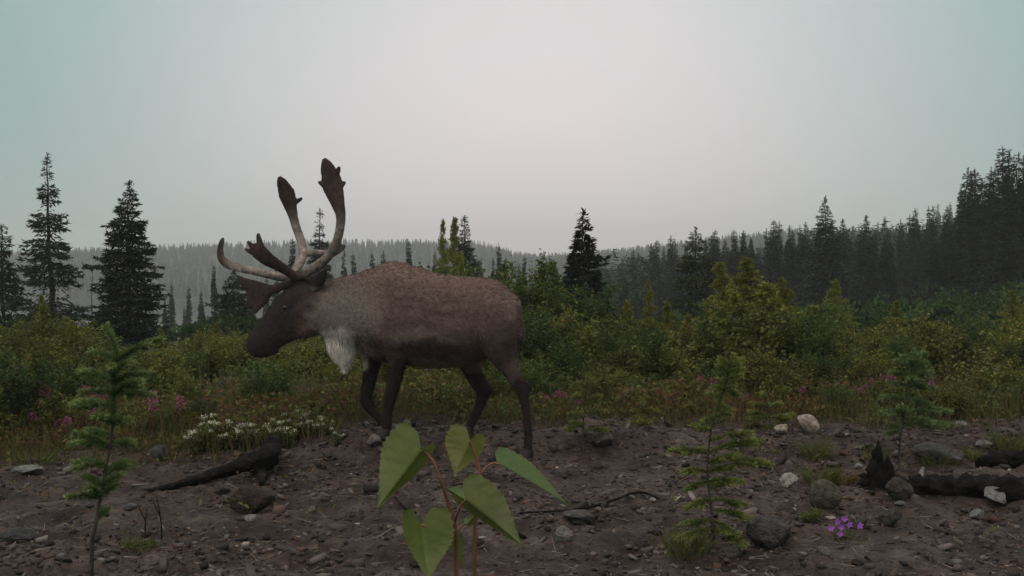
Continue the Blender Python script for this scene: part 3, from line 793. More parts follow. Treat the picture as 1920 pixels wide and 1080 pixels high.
# ------------------------------------------------------------------ caribou
UP = np.array([0, 0, 1.0])
def loft(bm, st, seg=20, ex=2.2, sub=4):
    """st: (px, py, w, half height in px, half width in m [, section: 'v' vertical or 'n' normal])"""
    st = np.asarray([s[:5] for s in st], float)
    C = np.array([cp(*s[:3]) for s in st]); m = np.array([np.linalg.norm(c - CAM) for c in C]) / F
    dat = np.concatenate([C, (st[:, 3] * m)[:, None], st[:, 4:5]], 1)
    dat = curve(dat, (len(st) - 1) * sub + 1)
    P, ru, rv = dat[:, :3], np.maximum(dat[:, 3], 0.002), np.maximum(dat[:, 4], 0.002)
    T = unit(np.gradient(P, axis=0))
    U = unit(np.cross(T, C_N)); Wd = np.cross(U, T)
    a = np.linspace(0, 2 * math.pi, seg, endpoint=False)
    ca, sa = np.cos(a), np.sin(a); e = 2.0 / ex
    ca = np.sign(ca) * np.abs(ca) ** e; sa = np.sign(sa) * np.abs(sa) ** e
    rings = []
    for i in range(len(P)):
        rings.append([bm.verts.new(P[i] + U[i] * ru[i] * sa[k] + Wd[i] * rv[i] * ca[k]) for k in range(seg)])
    for i in range(len(P) - 1):
        for k in range(seg):
            bm.faces.new((rings[i][k], rings[i][(k + 1) % seg], rings[i + 1][(k + 1) % seg], rings[i + 1][k]))
    bm.faces.new(rings[0][::-1]); bm.faces.new(rings[-1])

def remeshed(bm, voxel, smooth_it, name):
    bmesh.ops.recalc_face_normals(bm, faces=bm.faces)
    me = bpy.data.meshes.new(name); bm.to_mesh(me); bm.free()
    o = bpy.data.objects.new(name, me); COL.objects.link(o)
    r = o.modifiers.new('r', 'REMESH'); r.mode = 'VOXEL'; r.voxel_size = voxel
    s = o.modifiers.new('s', 'SMOOTH'); s.factor = 0.5; s.iterations = smooth_it
    dg = bpy.context.evaluated_depsgraph_get(); dg.update()
    m2 = bpy.data.meshes.new_from_object(o.evaluated_get(dg))
    bpy.data.objects.remove(o); bpy.data.meshes.remove(me)
    V = np.zeros(len(m2.vertices) * 3, np.float32); m2.vertices.foreach_get('co', V)
    return m2, V.reshape(-1, 3).astype(float)

def setcol(me, col):
    c = np.ones((len(me.vertices), 4), np.float32); c[:, :3] = col
    a = me.color_attributes.new('col', 'FLOAT_COLOR', 'POINT'); a.data.foreach_set('color', c.ravel())
    me.polygons.foreach_set('use_smooth', np.ones(len(me.polygons), bool))

bm = bmesh.new()
# trunk and neck: (px, centre row, w, half height px, half width m)
body = [(971, 588, 0, 16, .05), (967, 588, 0, 40, .11), (958, 591, 0, 57, .165), (943, 594, 0, 67, .20), (920, 596, 0, 74, .225), (890, 598, 0, 79, .24), (850, 602, 0, 85.5, .255), (805, 600, 0, 88.5, .265),
        (762, 590, 0, 91, .25), (735, 582, 0, 85.5, .23), (705, 579, 0, 76.5, .215), (675, 580, 0, 67, .18), (645, 580, 0, 60, .15),
        (615, 578, 0, 53, .125), (590, 572, 0, 44, .11)]
loft(bm, body, 28, 2.25)
# hump over the shoulders
loft(bm, [(795, 527, 0, 15, .05), (765, 519, 0, 22, .08), (735, 513, 0, 23, .09), (705, 522, 0, 19, .075), (680, 532, 0, 14, .05)], 16)
# head
head = [(612, 566, 0, 46, .105), (588, 570, 0, 49, .115), (562, 582, 0, 48, .112), (541, 597, 0, 42, .098), (524, 611, 0, 36.5, .083), (508, 625, 0, 32, .072), (494, 638, 0, 29, .068), (483, 648, 0, 25.5, .069), (475, 655, 0, 19, .062), (470, 659, 0, 10, .04)]
loft(bm, head, 22, 2.3)
loft(bm, [(520, 655, 0, 6, .03), (505, 659, 0, 9, .04), (490, 661, 0, 8, .045), (480, 661, 0, 5, .035)], 14)          # chin
loft(bm, [(600, 600, 0, 26, .10), (570, 612, 0, 22, .085), (545, 622, 0, 14, .055)], 14)                              # jaw
for s in (1, -1):
    loft(bm, [(562, 560, .075 * s, 12, .03), (548, 568, .088 * s, 13, .028), (532, 582, .075 * s, 9, .02)], 10)       # brow over the eye
    loft(bm, [(566, 530, .045 * s, 11, .035), (558, 518, .055 * s, 9, .03), (553, 510, .06 * s, 7, .024)], 10)          # antler base
# dewlap under the neck that the mane hangs from
loft(bm, [(650, 610, 0, 42, .085), (645, 634, 0, 38, .075), (645, 656, 0, 29, .055), (646, 674, 0, 16, .035), (646, 687, 0, 5, .012)], 14)
# brisket
loft(bm, [(690, 600, 0, 40, .14), (700, 632, 0, 34, .13), (715, 652, 0, 26, .11), (745, 664, 0, 18, .10)], 16)
# tail
loft(bm, [(948, 556, 0, 12, .04), (958, 566, 0, 11, .04), (963, 580, 0, 9, .035), (964, 596, 0, 5, .02)], 10)
# legs
W1 = .135
near_fore = [(712, 560, .13, 50, .10), (724, 605, .185, 42, .095), (738, 645, .17, 27, .075), (744, 676, .145, 17.5, .052), (741, 705, W1, 15.0, .045), (735, 732, W1, 13.5, .043), (730, 752, W1, 11.5, .036), (727, 774, W1, 9.5, .030), (725, 796, W1, 9.5, .032), (723, 808, W1, 10, .036)]
far_fore = [(708, 565, -.13, 50, .10), (706, 615, -.185, 40, .09), (700, 655, -.145, 24, .065), (697, 685, -.13, 15.5, .05), (692, 715, -.125, 13.5, .045), (687, 742, -.12, 12.5, .043), (690, 757, -.12, 12, .04), (702, 774, -.12, 9.5, .030), (717, 790, -.12, 8.5, .028), (729, 800, -.12, 9, .03), (738, 804, -.12, 8.5, .03)]
near_hind = [(930, 572, .12, 46, .10), (934, 620, .165, 44, .10), (939, 654, .155, 32, .08), (950, 678, .135, 23, .06), (962, 701, .13, 16, .048), (973, 722, .125, 13.5, .040), (981, 742, .12, 10.5, .033), (986, 768, .12, 8.5, .027), (989, 800, .12, 8.0, .026), (990, 828, .12, 8.5, .028), (990, 845, .12, 9.5, .034)]
far_hind = [(920, 580, -.12, 46, .10), (897, 636, -.16, 40, .09), (880, 668, -.135, 28, .07), (885, 690, -.13, 20.5, .055), (894, 712, -.125, 16.5, .045), (904, 731, -.12, 14, .038), (903, 750, -.12, 11, .033), (894, 772, -.12, 9.5, .028), (884, 792, -.12, 9, .027), (879, 802, -.12, 9.5, .032)]
for L_ in (near_fore, far_fore, near_hind, far_hind): loft(bm, L_, 14, 2.1)
loft(bm, [(978, 706, .125, 4, .014), (986, 718, .125, 6.5, .02), (989, 730, .122, 5.5, .018), (987, 748, .12, 3, .012)], 10)     # hock points
loft(bm, [(907, 716, -.12, 4, .014), (916, 727, -.12, 6.5, .02), (917, 737, -.12, 5.5, .018), (908, 752, -.12, 3, .012)], 10)
c_me, c_V = remeshed(bm, 0.013, 7, 'body')

def blend(c, k, f): return c * (1 - f[:, None]) + np.asarray(k)[None, :] * f[:, None]
def ell(px, py, cx, cy_, rx, ry, soft=0.5):
    d = np.sqrt(((px - cx) / rx) ** 2 + ((py - cy_) / ry) ** 2)
    return 1 - sm(1 - soft, 1 + soft, d)
def coat_colour(V):
    # bring each vertex back to the flat side view of the animal, so both flanks are marked alike
    w = (V - C_P0) @ C_N
    px, py = proj(V - np.outer(w, C_N))
    nz = 6 * vnoise(px / 16, py / 16, 4) + 4 * vnoise(px / 7, py / 7, 14); px = px + nz; py = py + nz
    c = np.tile([0.118, 0.076, 0.066], (len(V), 1)) * (1 + .22 * vnoise(px / 22, py / 9, 24) + .12 * vnoise(px / 7, py / 3.5, 25))[:, None]
    c = blend(c, (0.165, 0.112, 0.09), (1 - sm(515, 560, py)) * sm(600, 660, px) * 0.6)           # grizzled back line
    c = blend(c, (0.215, 0.172, 0.150), ell(px, py, 664, 588, 66, 62, .55) * 0.85)                  # grey neck and shoulder
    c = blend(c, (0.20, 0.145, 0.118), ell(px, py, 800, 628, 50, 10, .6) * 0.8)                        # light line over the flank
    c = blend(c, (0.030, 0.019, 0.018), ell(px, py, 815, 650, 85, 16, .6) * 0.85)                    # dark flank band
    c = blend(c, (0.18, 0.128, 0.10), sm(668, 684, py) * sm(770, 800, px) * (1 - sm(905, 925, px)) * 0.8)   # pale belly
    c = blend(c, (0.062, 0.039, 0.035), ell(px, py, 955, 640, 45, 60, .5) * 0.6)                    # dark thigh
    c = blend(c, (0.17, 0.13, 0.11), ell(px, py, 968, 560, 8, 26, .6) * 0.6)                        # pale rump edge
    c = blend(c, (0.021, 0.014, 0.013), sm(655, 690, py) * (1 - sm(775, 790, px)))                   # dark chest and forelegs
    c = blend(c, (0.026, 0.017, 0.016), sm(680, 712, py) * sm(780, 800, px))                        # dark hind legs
    c = blend(c, (0.105, 0.080, 0.074), ell(px, py, 968, 715, 7, 22, .6) * 0.6)
    c = blend(c, (0.038, 0.029, 0.029), (1 - sm(548, 604, px + 0.55 * (py - 590))) * (1 - sm(690, 700, py)))   # dark face
    c = blend(c, (0.028, 0.022, 0.022), ell(px, py, 485, 655, 28, 18, .5))                          # muzzle
    c = blend(c, (0.72, 0.63, 0.56), ell(px, py, 642, 655, 46, 46, .3) * sm(608, 632, py + 0.2 * (px - 640)) * (1 - sm(672, 686, px)))   # white mane
    return np.clip(c, 0, 1)
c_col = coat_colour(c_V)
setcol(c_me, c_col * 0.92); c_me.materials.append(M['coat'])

caribou = empty('caribou', C_P0 * [1, 1, 0] + C_F * 0.4)
caribou_inv = -np.array(caribou.location)
def put(name, me, parent=None):
    """mesh built in world space becomes a part of the caribou"""
    o = link(name, me, parent or caribou)
    if parent is None: me.transform(Matrix.Translation(Vector(caribou_inv)))
    return o
def shifted(acc, name, mat, smooth=False):
    me = acc.mesh(name, mat, smooth); return me
put('body', c_me)
tag(caribou, 'brown bull caribou with velvet antlers and white throat mane walking over bare soil', 'caribou')

def strands(V, me, n, rs, sel, length, width, lift, droopv, gain=1.0, jitter=0.25):
    """short hairs rooted on the skin"""
    me.calc_loop_triangles()
    tri = np.zeros(len(me.loop_triangles) * 3, np.int32); me.loop_triangles.foreach_get('vertices', tri); tri = tri.reshape(-1, 3)
    A, B, C = V[tri[:, 0]], V[tri[:, 1]], V[tri[:, 2]]
    nr = np.cross(B - A, C - A); ar = np.linalg.norm(nr, axis=1) * sel((A + B + C) / 3)
    i = rs.choice(len(tri), n, p=ar / ar.sum())
    u, v = rs.random((n, 1)), rs.random((n, 1)); f = u + v > 1; u = np.where(f, 1 - u, u); v = np.where(f, 1 - v, v)
    p = A[i] + (B[i] - A[i]) * u + (C[i] - A[i]) * v
    nn = unit(nr[i])
    g = np.tile(droopv, (n, 1)) if np.ndim(droopv) == 1 else droopv(p)
    g = unit(g - nn * (g * nn).sum(1, keepdims=True))
    d = unit(g + nn * lift + rs.normal(0, jitter, (n, 3)))
    acc = Acc()
    spikes(acc, p - nn * 0.002, d, length * rs.uniform(0.6, 1.4, n), width, np.clip(coat_colour(p) * gain * rs.uniform(0.5, 1.6, (n, 1)), 0, 1))
    return acc
rs_f = np.random.default_rng(9)
def not_legs(p):
    px, py = proj(p); return np.where(py < 690, 1.0, 0.55)
fur = strands(c_V, c_me, 80000, rs_f, not_legs, 0.024, 0.0034, 0.22, -C_F * 1.0 - UP * 0.55)
o = put('fur', fur.mesh('fur', M['hair'])); tag(o, kind='stuff')
def mane_zone(p):
    px, py = proj(p); return ell(px, py, 642, 655, 34, 40, .2) * sm(618, 632, py) + 1e-9
def mane_dir(p):
    t = cp(647, 700) - p; t[:, 2] -= 0.05; return t
n_m = 9000
mane = strands(c_V, c_me, n_m, rs_f, mane_zone, 0.070, 0.0034, 0.12, mane_dir, 1.05, 0.12)
o = put('mane', mane.mesh('mane', M['hair'])); tag(o, 'long whitish hair hanging from the throat', kind='stuff')

# antlers in velvet: each a beam with palm, bez branch, brow branch and back tine
near_antler = [
    [(556, 522, .055, 9, .030), (575, 510, .10, 9.5, .026), (597, 497, .17, 9.5, .024), (616, 480, .24, 9, .023), (630, 457, .29, 9, .022), (637, 430, .31, 9, .021), (639, 405, .31, 10, .020), (634, 383, .30, 14, .017), (628, 362, .29, 19, .014), (623, 345, .28, 22, .012), (617, 325, .27, 18, .011), (611, 308, .265, 12, .010), (607, 297, .26, 4, .007)],
    [(626, 345, .28, 8, .010), (631, 327, .28, 6, .010), (635, 317, .28, 5, .009), (637, 312, .28, 3, .006)],
    [(632, 358, .28, 8, .010), (641, 348, .28, 5, .009), (648, 341, .28, 3, .006)],
    [(608, 348, .28, 6, .009), (601, 344, .28, 4, .008), (597, 340, .28, 2.5, .006)],
    [(618, 478, .25, 7, .018), (632, 471, .26, 6.5, .016), (642, 464, .27, 5.5, .014), (645, 458, .27, 3, .008)],
    [(558, 524, .055, 9, .026), (541, 510, .11, 9, .024), (520, 497, .17, 11, .018), (502, 486, .22, 14, .013), (488, 474, .25, 16, .011), (479, 466, .26, 13, .010), (473, 461, .26, 7, .008)],
    [(491, 470, .25, 9, .010), (487, 454, .255, 6.5, .009), (485, 445, .255, 5.5, .009), (484, 437, .255, 3, .006)],
    [(480, 470, .26, 7, .009), (470, 459, .26, 5, .009), (464, 452, .26, 3, .006)],
    [(478, 474, .26, 6, .009), (467, 471, .26, 4.5, .008), (459, 466, .26, 2.5, .006)],
    [(556, 528, .045, 9, .024), (534, 535, .05, 8, .020), (514, 542, .045, 9, .015), (498, 545, .035, 14, .011), (478, 541, .03, 16, .010), (460, 531, .03, 11, .009), (446, 519, .03, 4, .006)],
    [(496, 545, .035, 18, .010), (489, 558, .03, 18, .010), (483, 571, .03, 12, .009), (477, 588, .03, 4, .006)],
    [(478, 540, .03, 12, .009), (472, 552, .03, 12, .009), (470, 566, .03, 8, .008), (472, 577, .03, 5, .006)]]
far_antler = [
    [(550, 520, -.055, 8, .028), (556, 503, -.10, 9, .025), (565, 488, -.16, 9, .024), (568, 470, -.22, 9, .023), (563, 448, -.27, 8.5, .022), (555, 425, -.30, 8.5, .020), (549, 403, -.31, 10, .018), (544, 384, -.31, 14, .014), (538, 365, -.30, 17, .012), (532, 350, -.29, 14, .010), (526, 338, -.28, 9, .009), (523, 331, -.28, 3.5, .006)],
    [(548, 380, -.31, 7, .010), (559, 376, -.31, 5, .009), (567, 371, -.31, 2.5, .006)],
    [(541, 362, -.30, 7, .009), (547, 358, -.30, 4.5, .008), (552, 356, -.30, 2.5, .006)],
    [(566, 476, -.20, 7, .018), (590, 474, -.19, 6, .015), (610, 473, -.18, 5, .013), (618, 469, -.18, 3, .008)],
    [(552, 522, -.055, 7, .024), (531, 521, -.10, 7.5, .022), (505, 515, -.16, 7.5, .020), (479, 509, -.22, 7.5, .019), (450, 502, -.28, 8, .018), (428, 496, -.32, 8.5, .017), (415, 484, -.33, 7.5, .015), (413, 468, -.33, 6.5, .013), (416, 453, -.33, 5, .011), (419, 446, -.33, 2.5, .007)]]
def velvet_colour(V, near):
    px, py = proj(V)
    tan, dk = np.array([0.225, 0.185, 0.162]), np.array([0.050, 0.034, 0.032])
    c = np.tile(tan, (len(V), 1)) * (1 + .3 * vnoise(px / 6, py / 6, 33) + .2 * vnoise(px / 2.5, py / 2.5, 34))[:, None]
    c = blend(c, dk, 1 - sm(385, 455, py))                       # palms
    if near:
        c = blend(c, dk, 1 - sm(556, 580, px - 0.3 * (py - 520)))   # bez and brow branches
    else:
        c = blend(c, dk, (1 - sm(412, 440, px)) * 0.9)
        c = blend(c, (0.11, 0.085, 0.075), sm(512, 520, py))
    c = c * (1 + .25 * vnoise(px / 5, py / 9, 35))[:, None]
    c = blend(c, (0.05, 0.036, 0.034), sm(640, 646, px) * sm(440, 450, py))
    return c
for st, nr in ((near_antler, True), (far_antler, False)):
    b = bmesh.new()
    for t in st: loft(b, t, 12, 2.0, 5)
    me, V = remeshed(b, 0.0065, 4, 'antler'); setcol(me, velvet_colour(V, nr)); me.materials.append(M['velvet'])
    o = put('antler', me)
    # velvet fuzz
    me.calc_loop_triangles()
    tri = np.zeros(len(me.loop_triangles) * 3, np.int32); me.loop_triangles.foreach_get('vertices', tri); tri = tri.reshape(-1, 3)
    A, B, C = V[tri[:, 0]], V[tri[:, 1]], V[tri[:, 2]]; nn = np.cross(B - A, C - A); ar = np.linalg.norm(nn, axis=1)
    i = rs_f.choice(len(tri), 7000, p=ar / ar.sum()); p = (A[i] + B[i] + C[i]) / 3
    fz = Acc(); spikes(fz, p, unit(nn[i]) + rs_f.normal(0, .5, (7000, 3)), 0.007, 0.002, velvet_colour(p, nr) * rs_f.uniform(.7, 1.5, (7000, 1)))
    fm = fz.mesh('velvet_fuzz', M['hair']); fm.transform(Matrix.Translation(Vector(caribou_inv)))
    tag(link('velvet_fuzz', fm, o), kind='stuff')
# ears
for s in (1, -1):
    b = bmesh.new()
    if s > 0: st = [(588, 544, .085, 7, .022), (596, 531, .12, 11.5, .018), (604, 519, .15, 10, .014), (612, 506, .17, 2.5, .006)]
    else: st = [(578, 540, -.085, 7, .022), (584, 530, -.12, 10, .018), (592, 520, -.15, 9, .014), (600, 511, -.17, 2.5, .006)]
    loft(b, st, 12, 2.0, 5)
    me, V = remeshed(b, 0.006, 3, 'ear')
    px, py = proj(V); c = np.tile([0.030, 0.023, 0.024], (len(V), 1)); c = blend(c, (0.16, 0.13, 0.115), sm(534, 544, py))
    setcol(me, c); me.materials.append(M['coat']); put('ear', me)
# eyes, nostrils
for s in (1, -1):
    for nm, (px, py, w, r) in (('eye', (547, 576, .101, .017)), ('nostril', (471, 646, .047, .012))):
        b = bmesh.new(); bmesh.ops.create_uvsphere(b, u_segments=14, v_segments=10, radius=r)
        q = cp(px, py, 0) + C_N * (w * s)
        bmesh.ops.translate(b, verts=b.verts, vec=Vector(q)); me = bpy.data.meshes.new(nm); b.to_mesh(me); b.free()
        me.materials.append(M['eye']); me.polygons.foreach_set('use_smooth', np.ones(len(me.polygons), bool)); put(nm, me)
# hooves
for st in ([(723, 803, W1, 10, .036), (722, 810, W1, 11.5, .042), (719, 816, W1, 13.5, .046), (718, 820, W1, 14, .047)],
           [(991, 842, .12, 9.5, .035), (989, 850, .12, 11.5, .042), (986, 857, .12, 13.5, .047), (985, 862, .12, 14, .048)],
           [(880, 799, -.12, 10, .034), (877, 805, -.12, 11.5, .041), (875, 811, -.12, 13, .045), (874, 815, -.12, 13.5, .046)],
           [(733, 803, -.12, 9.5, .033), (742, 806, -.12, 10.5, .038), (751, 809, -.12, 9.5, .038), (759, 812, -.12, 5, .030)]):
    b = bmesh.new(); loft(b, st, 14, 2.4, 3)
    me = bpy.data.meshes.new('hoof'); bmesh.ops.recalc_face_normals(b, faces=b.faces); b.to_mesh(me); b.free()
    me.materials.append(M['hoof']); put('hoof', me)

# ------------------------------------------------------------------ low plants at the edge of the clearing
def edge_y(px):
    return np.interp(px, [-100, 0, 350, 620, 700, 1000, 1200, 1920, 2050], [6.85, 6.85, 7.0, 7.25, 8.1, 7.8, 7.6, 7.6, 7.5]) + .22 * vnoise(np.asarray(px) / 60., 2.5, 91) + .12 * vnoise(np.asarray(px) / 21., 7.5, 92)

def ground_cover():
    rs = np.random.default_rng(31); acc = Acc()
    n = 58000
    px = rs.uniform(-260, 2180, n); Y = edge_y(px) + 0.1 + np.abs(rs.normal(0, 1.9, n)) + rs.exponential(0.5, n) * 0.3
    x = (px - 960) / F * Y
    clump = fbm(x * 1.6, Y * 1.6, 3, 51)
    keep = (clump + rs.normal(0, .35, n)) > -0.35; x, Y, clump = x[keep], Y[keep], clump[keep]; n = len(x)
    z = terrain(x, Y)
    hmax = np.clip(0.13 + 0.16 * clump + 0.10 * sm(0.2, 2.5, Y - 8.2), 0.05, 0.42)
    hh = rs.uniform(0, 1, n) ** 0.8 * hmax
    p = np.stack([x, Y, z + hh], -1)
    d = rs.normal(0, 1, (n, 3)); d[:, 2] = np.abs(d[:, 2]) * 0.7 + 0.15
    kindn = vnoise(x * 0.9 + 40, Y * 0.9, 61) + rs.normal(0, .3, n) + .22 * sm(.6, 1.4, x) * (1 - sm(8.6, 9.2, Y))
    c = .8 * np.where((kindn > 0.62)[:, None], [0.150, 0.072, 0.036], np.where((kindn > 0.05)[:, None], [0.140, 0.145, 0.034], [0.075, 0.115, 0.030]))
    c = c * rs.uniform(0.55, 1.35, (n, 1)) * rs.uniform(.9, 1.1, (n, 3))
    l = rs.uniform(0.022, 0.06, n)
    kites(acc, p, d, l, l * rs.uniform(.3, .65, n), rs.normal(0, .7, (n, 3)) + [0, -.2, 1], c, .2)
    m = 3800; px = rs.uniform(-260, 2180, m); back = rs.exponential(.55, m); Y = edge_y(px) - back; x = (px - 960) / F * Y
    cl = fbm(x * 2.2 + 5, Y * 2.2, 3, 52) > .25; x, Y = x[cl], Y[cl]; m = len(x); p = np.stack([x, Y, terrain(x, Y) + rs.uniform(0, .07, m)], -1); l = rs.uniform(.018, .045, m)
    d = rs.normal(0, 1, (m, 3)); d[:, 2] = np.abs(d[:, 2]) * .7 + .1
    kites(acc, p, d, l, l * .45, rs.normal(0, .7, (m, 3)) + [0, 0, 1], np.where(rs.random((m, 1)) < .35, [.14, .075, .04], [.10, .115, .034]) * rs.uniform(.6, 1.3, (m, 1)))
    # grass and stalks
    m = 15000
    px = rs.uniform(-260, 2180, m); Y = edge_y(px) - 0.05 + np.abs(rs.normal(0, 1.5, m)); x = (px - 960) / F * Y
    p = np.stack([x, Y, terrain(x, Y) - 0.01], -1); d = rs.normal(0, .28, (m, 3)); d[:, 2] = 1
    k = rs.random((m, 1)); c = (np.array([0.07, 0.085, 0.028]) * (1 - k) + np.array([0.15, 0.10, 0.045]) * k) * rs.uniform(.6, 1.3, (m, 1))
    spikes(acc, p, d, rs.uniform(.10, .42, m), rs.uniform(.003, .007, m), c)
    o = link('ground_cover', acc.mesh('ground_cover', M['herb'])); tag(o, 'low mixed green and rusty ground cover at the foot of the brush', 'ground cover', kind='stuff')
ground_cover()

def fireweed(H, seed, flowers=1.0, red=0.4):
    rs = np.random.default_rng(seed); r = empty('fireweed'); a = Acc()
    t = np.linspace(0, 1, 7); P = np.stack([rs.normal(0, .02) * t * H * 2, rs.normal(0, .02) * t * H * 2, t * (H + .05) - .05], -1) + np.cumsum(rs.normal(0, .004, (7, 3)), 0)
    tube(a, P, np.linspace(.005, .0018, 7), 4, cap=False); link('stem', a.mesh('stem', M['twig'], True), r)
    lv = Acc(); n = 46; u = np.linspace(.08, .82, n); b = np.stack([np.interp(u, t, P[:, q]) for q in range(3)], -1)
    an = np.arange(n) * 2.4 + rs.normal(0, .3, n); d = np.stack([np.cos(an), np.sin(an), rs.uniform(-.1, .5, n)], -1)
    k = (rs.random((n, 1)) < red).astype(float); c = (np.array([.065, .095, .028]) * (1 - k) + np.array([.17, .055, .035]) * k) * rs.uniform(.7, 1.3, (n, 1))
    kites(lv, b, d, rs.uniform(.05, .10, n) * (1.1 - .5 * u), .014, np.tile([0, 0, 1.], (n, 1)), c, .2); link('leaves', lv.mesh('leaves', M['herb']), r)
    f = Acc(); n = int(90 * flowers); u = rs.uniform(.82, 1.0, n); b = np.stack([np.interp(u, t, P[:, q]) for q in range(3)], -1); b[:, 2] += rs.uniform(-.01, .015, n)
    d = rs.normal(0, 1, (n, 3)); d[:, 2] *= .5
    b = b + unit(d) * (.008 + .024 * (1 - (u - .8) / .2))[:, None]
    c = np.array([.38, .10, .22]) * rs.uniform(.6, 1.3, (n, 1)) * rs.uniform(.9, 1.1, (n, 3))
    kites(f, b, d, rs.uniform(.014, .026, n), rs.uniform(.011, .019, n), rs.normal(0, 1, (n, 3)), c, .2); link('flower_spike', f.mesh('flower_spike', M['petal']), r)
    return Kind(r, H)
fw = [fireweed(.34, 601, 1.0, .35), fireweed(.38, 602, .8, .6), fireweed(.30, 603, 1.2, .2), fireweed(.36, 604, .5, .85)]
fl = [(85, 718, 8.6, 1), (37, 738, 8.9, 3), (72, 748, 8.4, 0), (128, 778, 8.1, 2), (110, 782, 8.3, 0), (172, 760, 8.2, 1), (55, 770, 8.0, 3), (283, 732, 8.8, 1), (290, 748, 8.6, 3), (160, 722, 9.2, 0), (192, 728, 9.0, 2), (340, 742, 8.6, 1), (20, 715, 9.4, 0),
      (862, 724, 9.4, 2), (870, 728, 9.2, 0), (1026, 748, 8.9, 2), (1047, 730, 9.2, 0), (1058, 736, 9.0, 2), (1078, 736, 9.1, 0), (1086, 752, 8.7, 2), (1130, 742, 9.0, 3), (1162, 734, 9.0, 0), (1183, 720, 9.4, 3), (1208, 716, 9.4, 0),
      (1222, 734, 8.9, 1), (1231, 738, 8.8, 2), (1277, 708, 9.2, 2), (1270, 722, 9.0, 1), (1284, 720, 9.0, 0), (1311, 703, 9.3, 1), (1335, 704, 9.2, 3), (1324, 728, 8.8, 2), (1175, 748, 8.7, 3), (1192, 748, 8.8, 1), (1398, 768, 8.5, 0), (1440, 728, 9.3, 3), (1505, 750, 8.9, 0),
      (1570, 714, 9.6, 0), (1590, 722, 9.6, 1), (1602, 728, 9.4, 3), (1612, 738, 9.2, 2), (1622, 732, 9.4, 0), (1633, 706, 9.8, 1), (1650, 700, 10, 3), (1668, 695, 10.2, 0), (1744, 712, 9.6, 1), (640, 745, 8.9, 1), (660, 752, 8.8, 3), (610, 735, 9.2, 1)]
for px, py, Y, k in fl:
    Y = 7.95 + (Y - 8) * .45 - (0.5 if px < 650 else 0)
    b, h = top_at(px, py, Y); h = max(h, .2)
    lf = px < 700
    fw[k].put(b, h, RNG.uniform(0, 6.28), 'pink flowered fireweed stalk at the brush edge on the lake side' if lf else 'pink flowered fireweed stalk at the brush edge behind the stones', 'flower', 'fireweed stalks on the lake side' if lf else 'fireweed stalks behind the stones', 1.1)

def white_flower(H, seed):
    rs = np.random.default_rng(seed); r = empty('white_flower'); a = Acc(); lv = Acc()
    for s in range(4):
        an = rs.uniform(0, 6.28); t = np.linspace(0, 1, 6); tip = H * rs.uniform(.55, 1)
        P = np.stack([np.cos(an) * .12 * t ** 1.3, np.sin(an) * .12 * t ** 1.3, t * (tip + .04) - .04], -1)
        tube(a, P, np.linspace(.004, .002, 6), 4, cap=False)
        n = 130; u = rs.uniform(.02, .97, n); b = np.stack([np.interp(u, t, P[:, q]) for q in range(3)], -1)
        g = rs.uniform(0, 6.28, n); d = np.stack([np.cos(g), np.sin(g), rs.uniform(0, .7, n)], -1)
        kites(lv, b, d, rs.uniform(.045, .085, n), .024, np.tile([0, 0, 1.], (n, 1)), vary((.125, .145, .036), n), .2)
        m = 26; f = Acc(); q = np.clip(rs.normal(0, 1, (m, 3)), -1.6, 1.6) * [.018, .018, .011] + P[-1]; dd = rs.normal(0, 1, (m, 3)); dd[:, 2] = np.abs(dd[:, 2]) + .4
        kites(f, q, dd, rs.uniform(.014, .026, m), .014, rs.normal(0, 1, (m, 3)), vary((.62, .60, .48), m, .2, .05), .2); link('flower_head', f.mesh('flower_head', M['petal']), r)
    link('stems', a.mesh('stems', M['herb'], True), r); link('leaves', lv.mesh('leaves', M['herb']), r)
    return Kind(r, H)
wf = [white_flower(.42, 611), white_flower(.38, 612), white_flower(.45, 613)]
for i, (px, py, Y) in enumerate([(377, 780, 7.75), (372, 788, 7.7), (405, 770, 7.9), (424, 768, 7.9), (433, 778, 7.8), (408, 786, 7.7), (464, 784, 7.8), (489, 780, 7.85), (505, 774, 7.9), (512, 780, 7.8), (538, 788, 7.7), (548, 768, 8.0), (563, 758, 8.1), (583, 766, 8.0), (597, 774, 7.9), (612, 787, 7.8), (528, 792, 7.75), (632, 816, 7.6)]):
    Y -= .55; b, h = top_at(px, py, Y); wf[i % 3].put(b, max(h, .15), RNG.uniform(0, 6.28), 'leafy plant with clustered white flower heads beside the charred branch', 'flower', 'white flowered plants by the charred branch', 1.1)

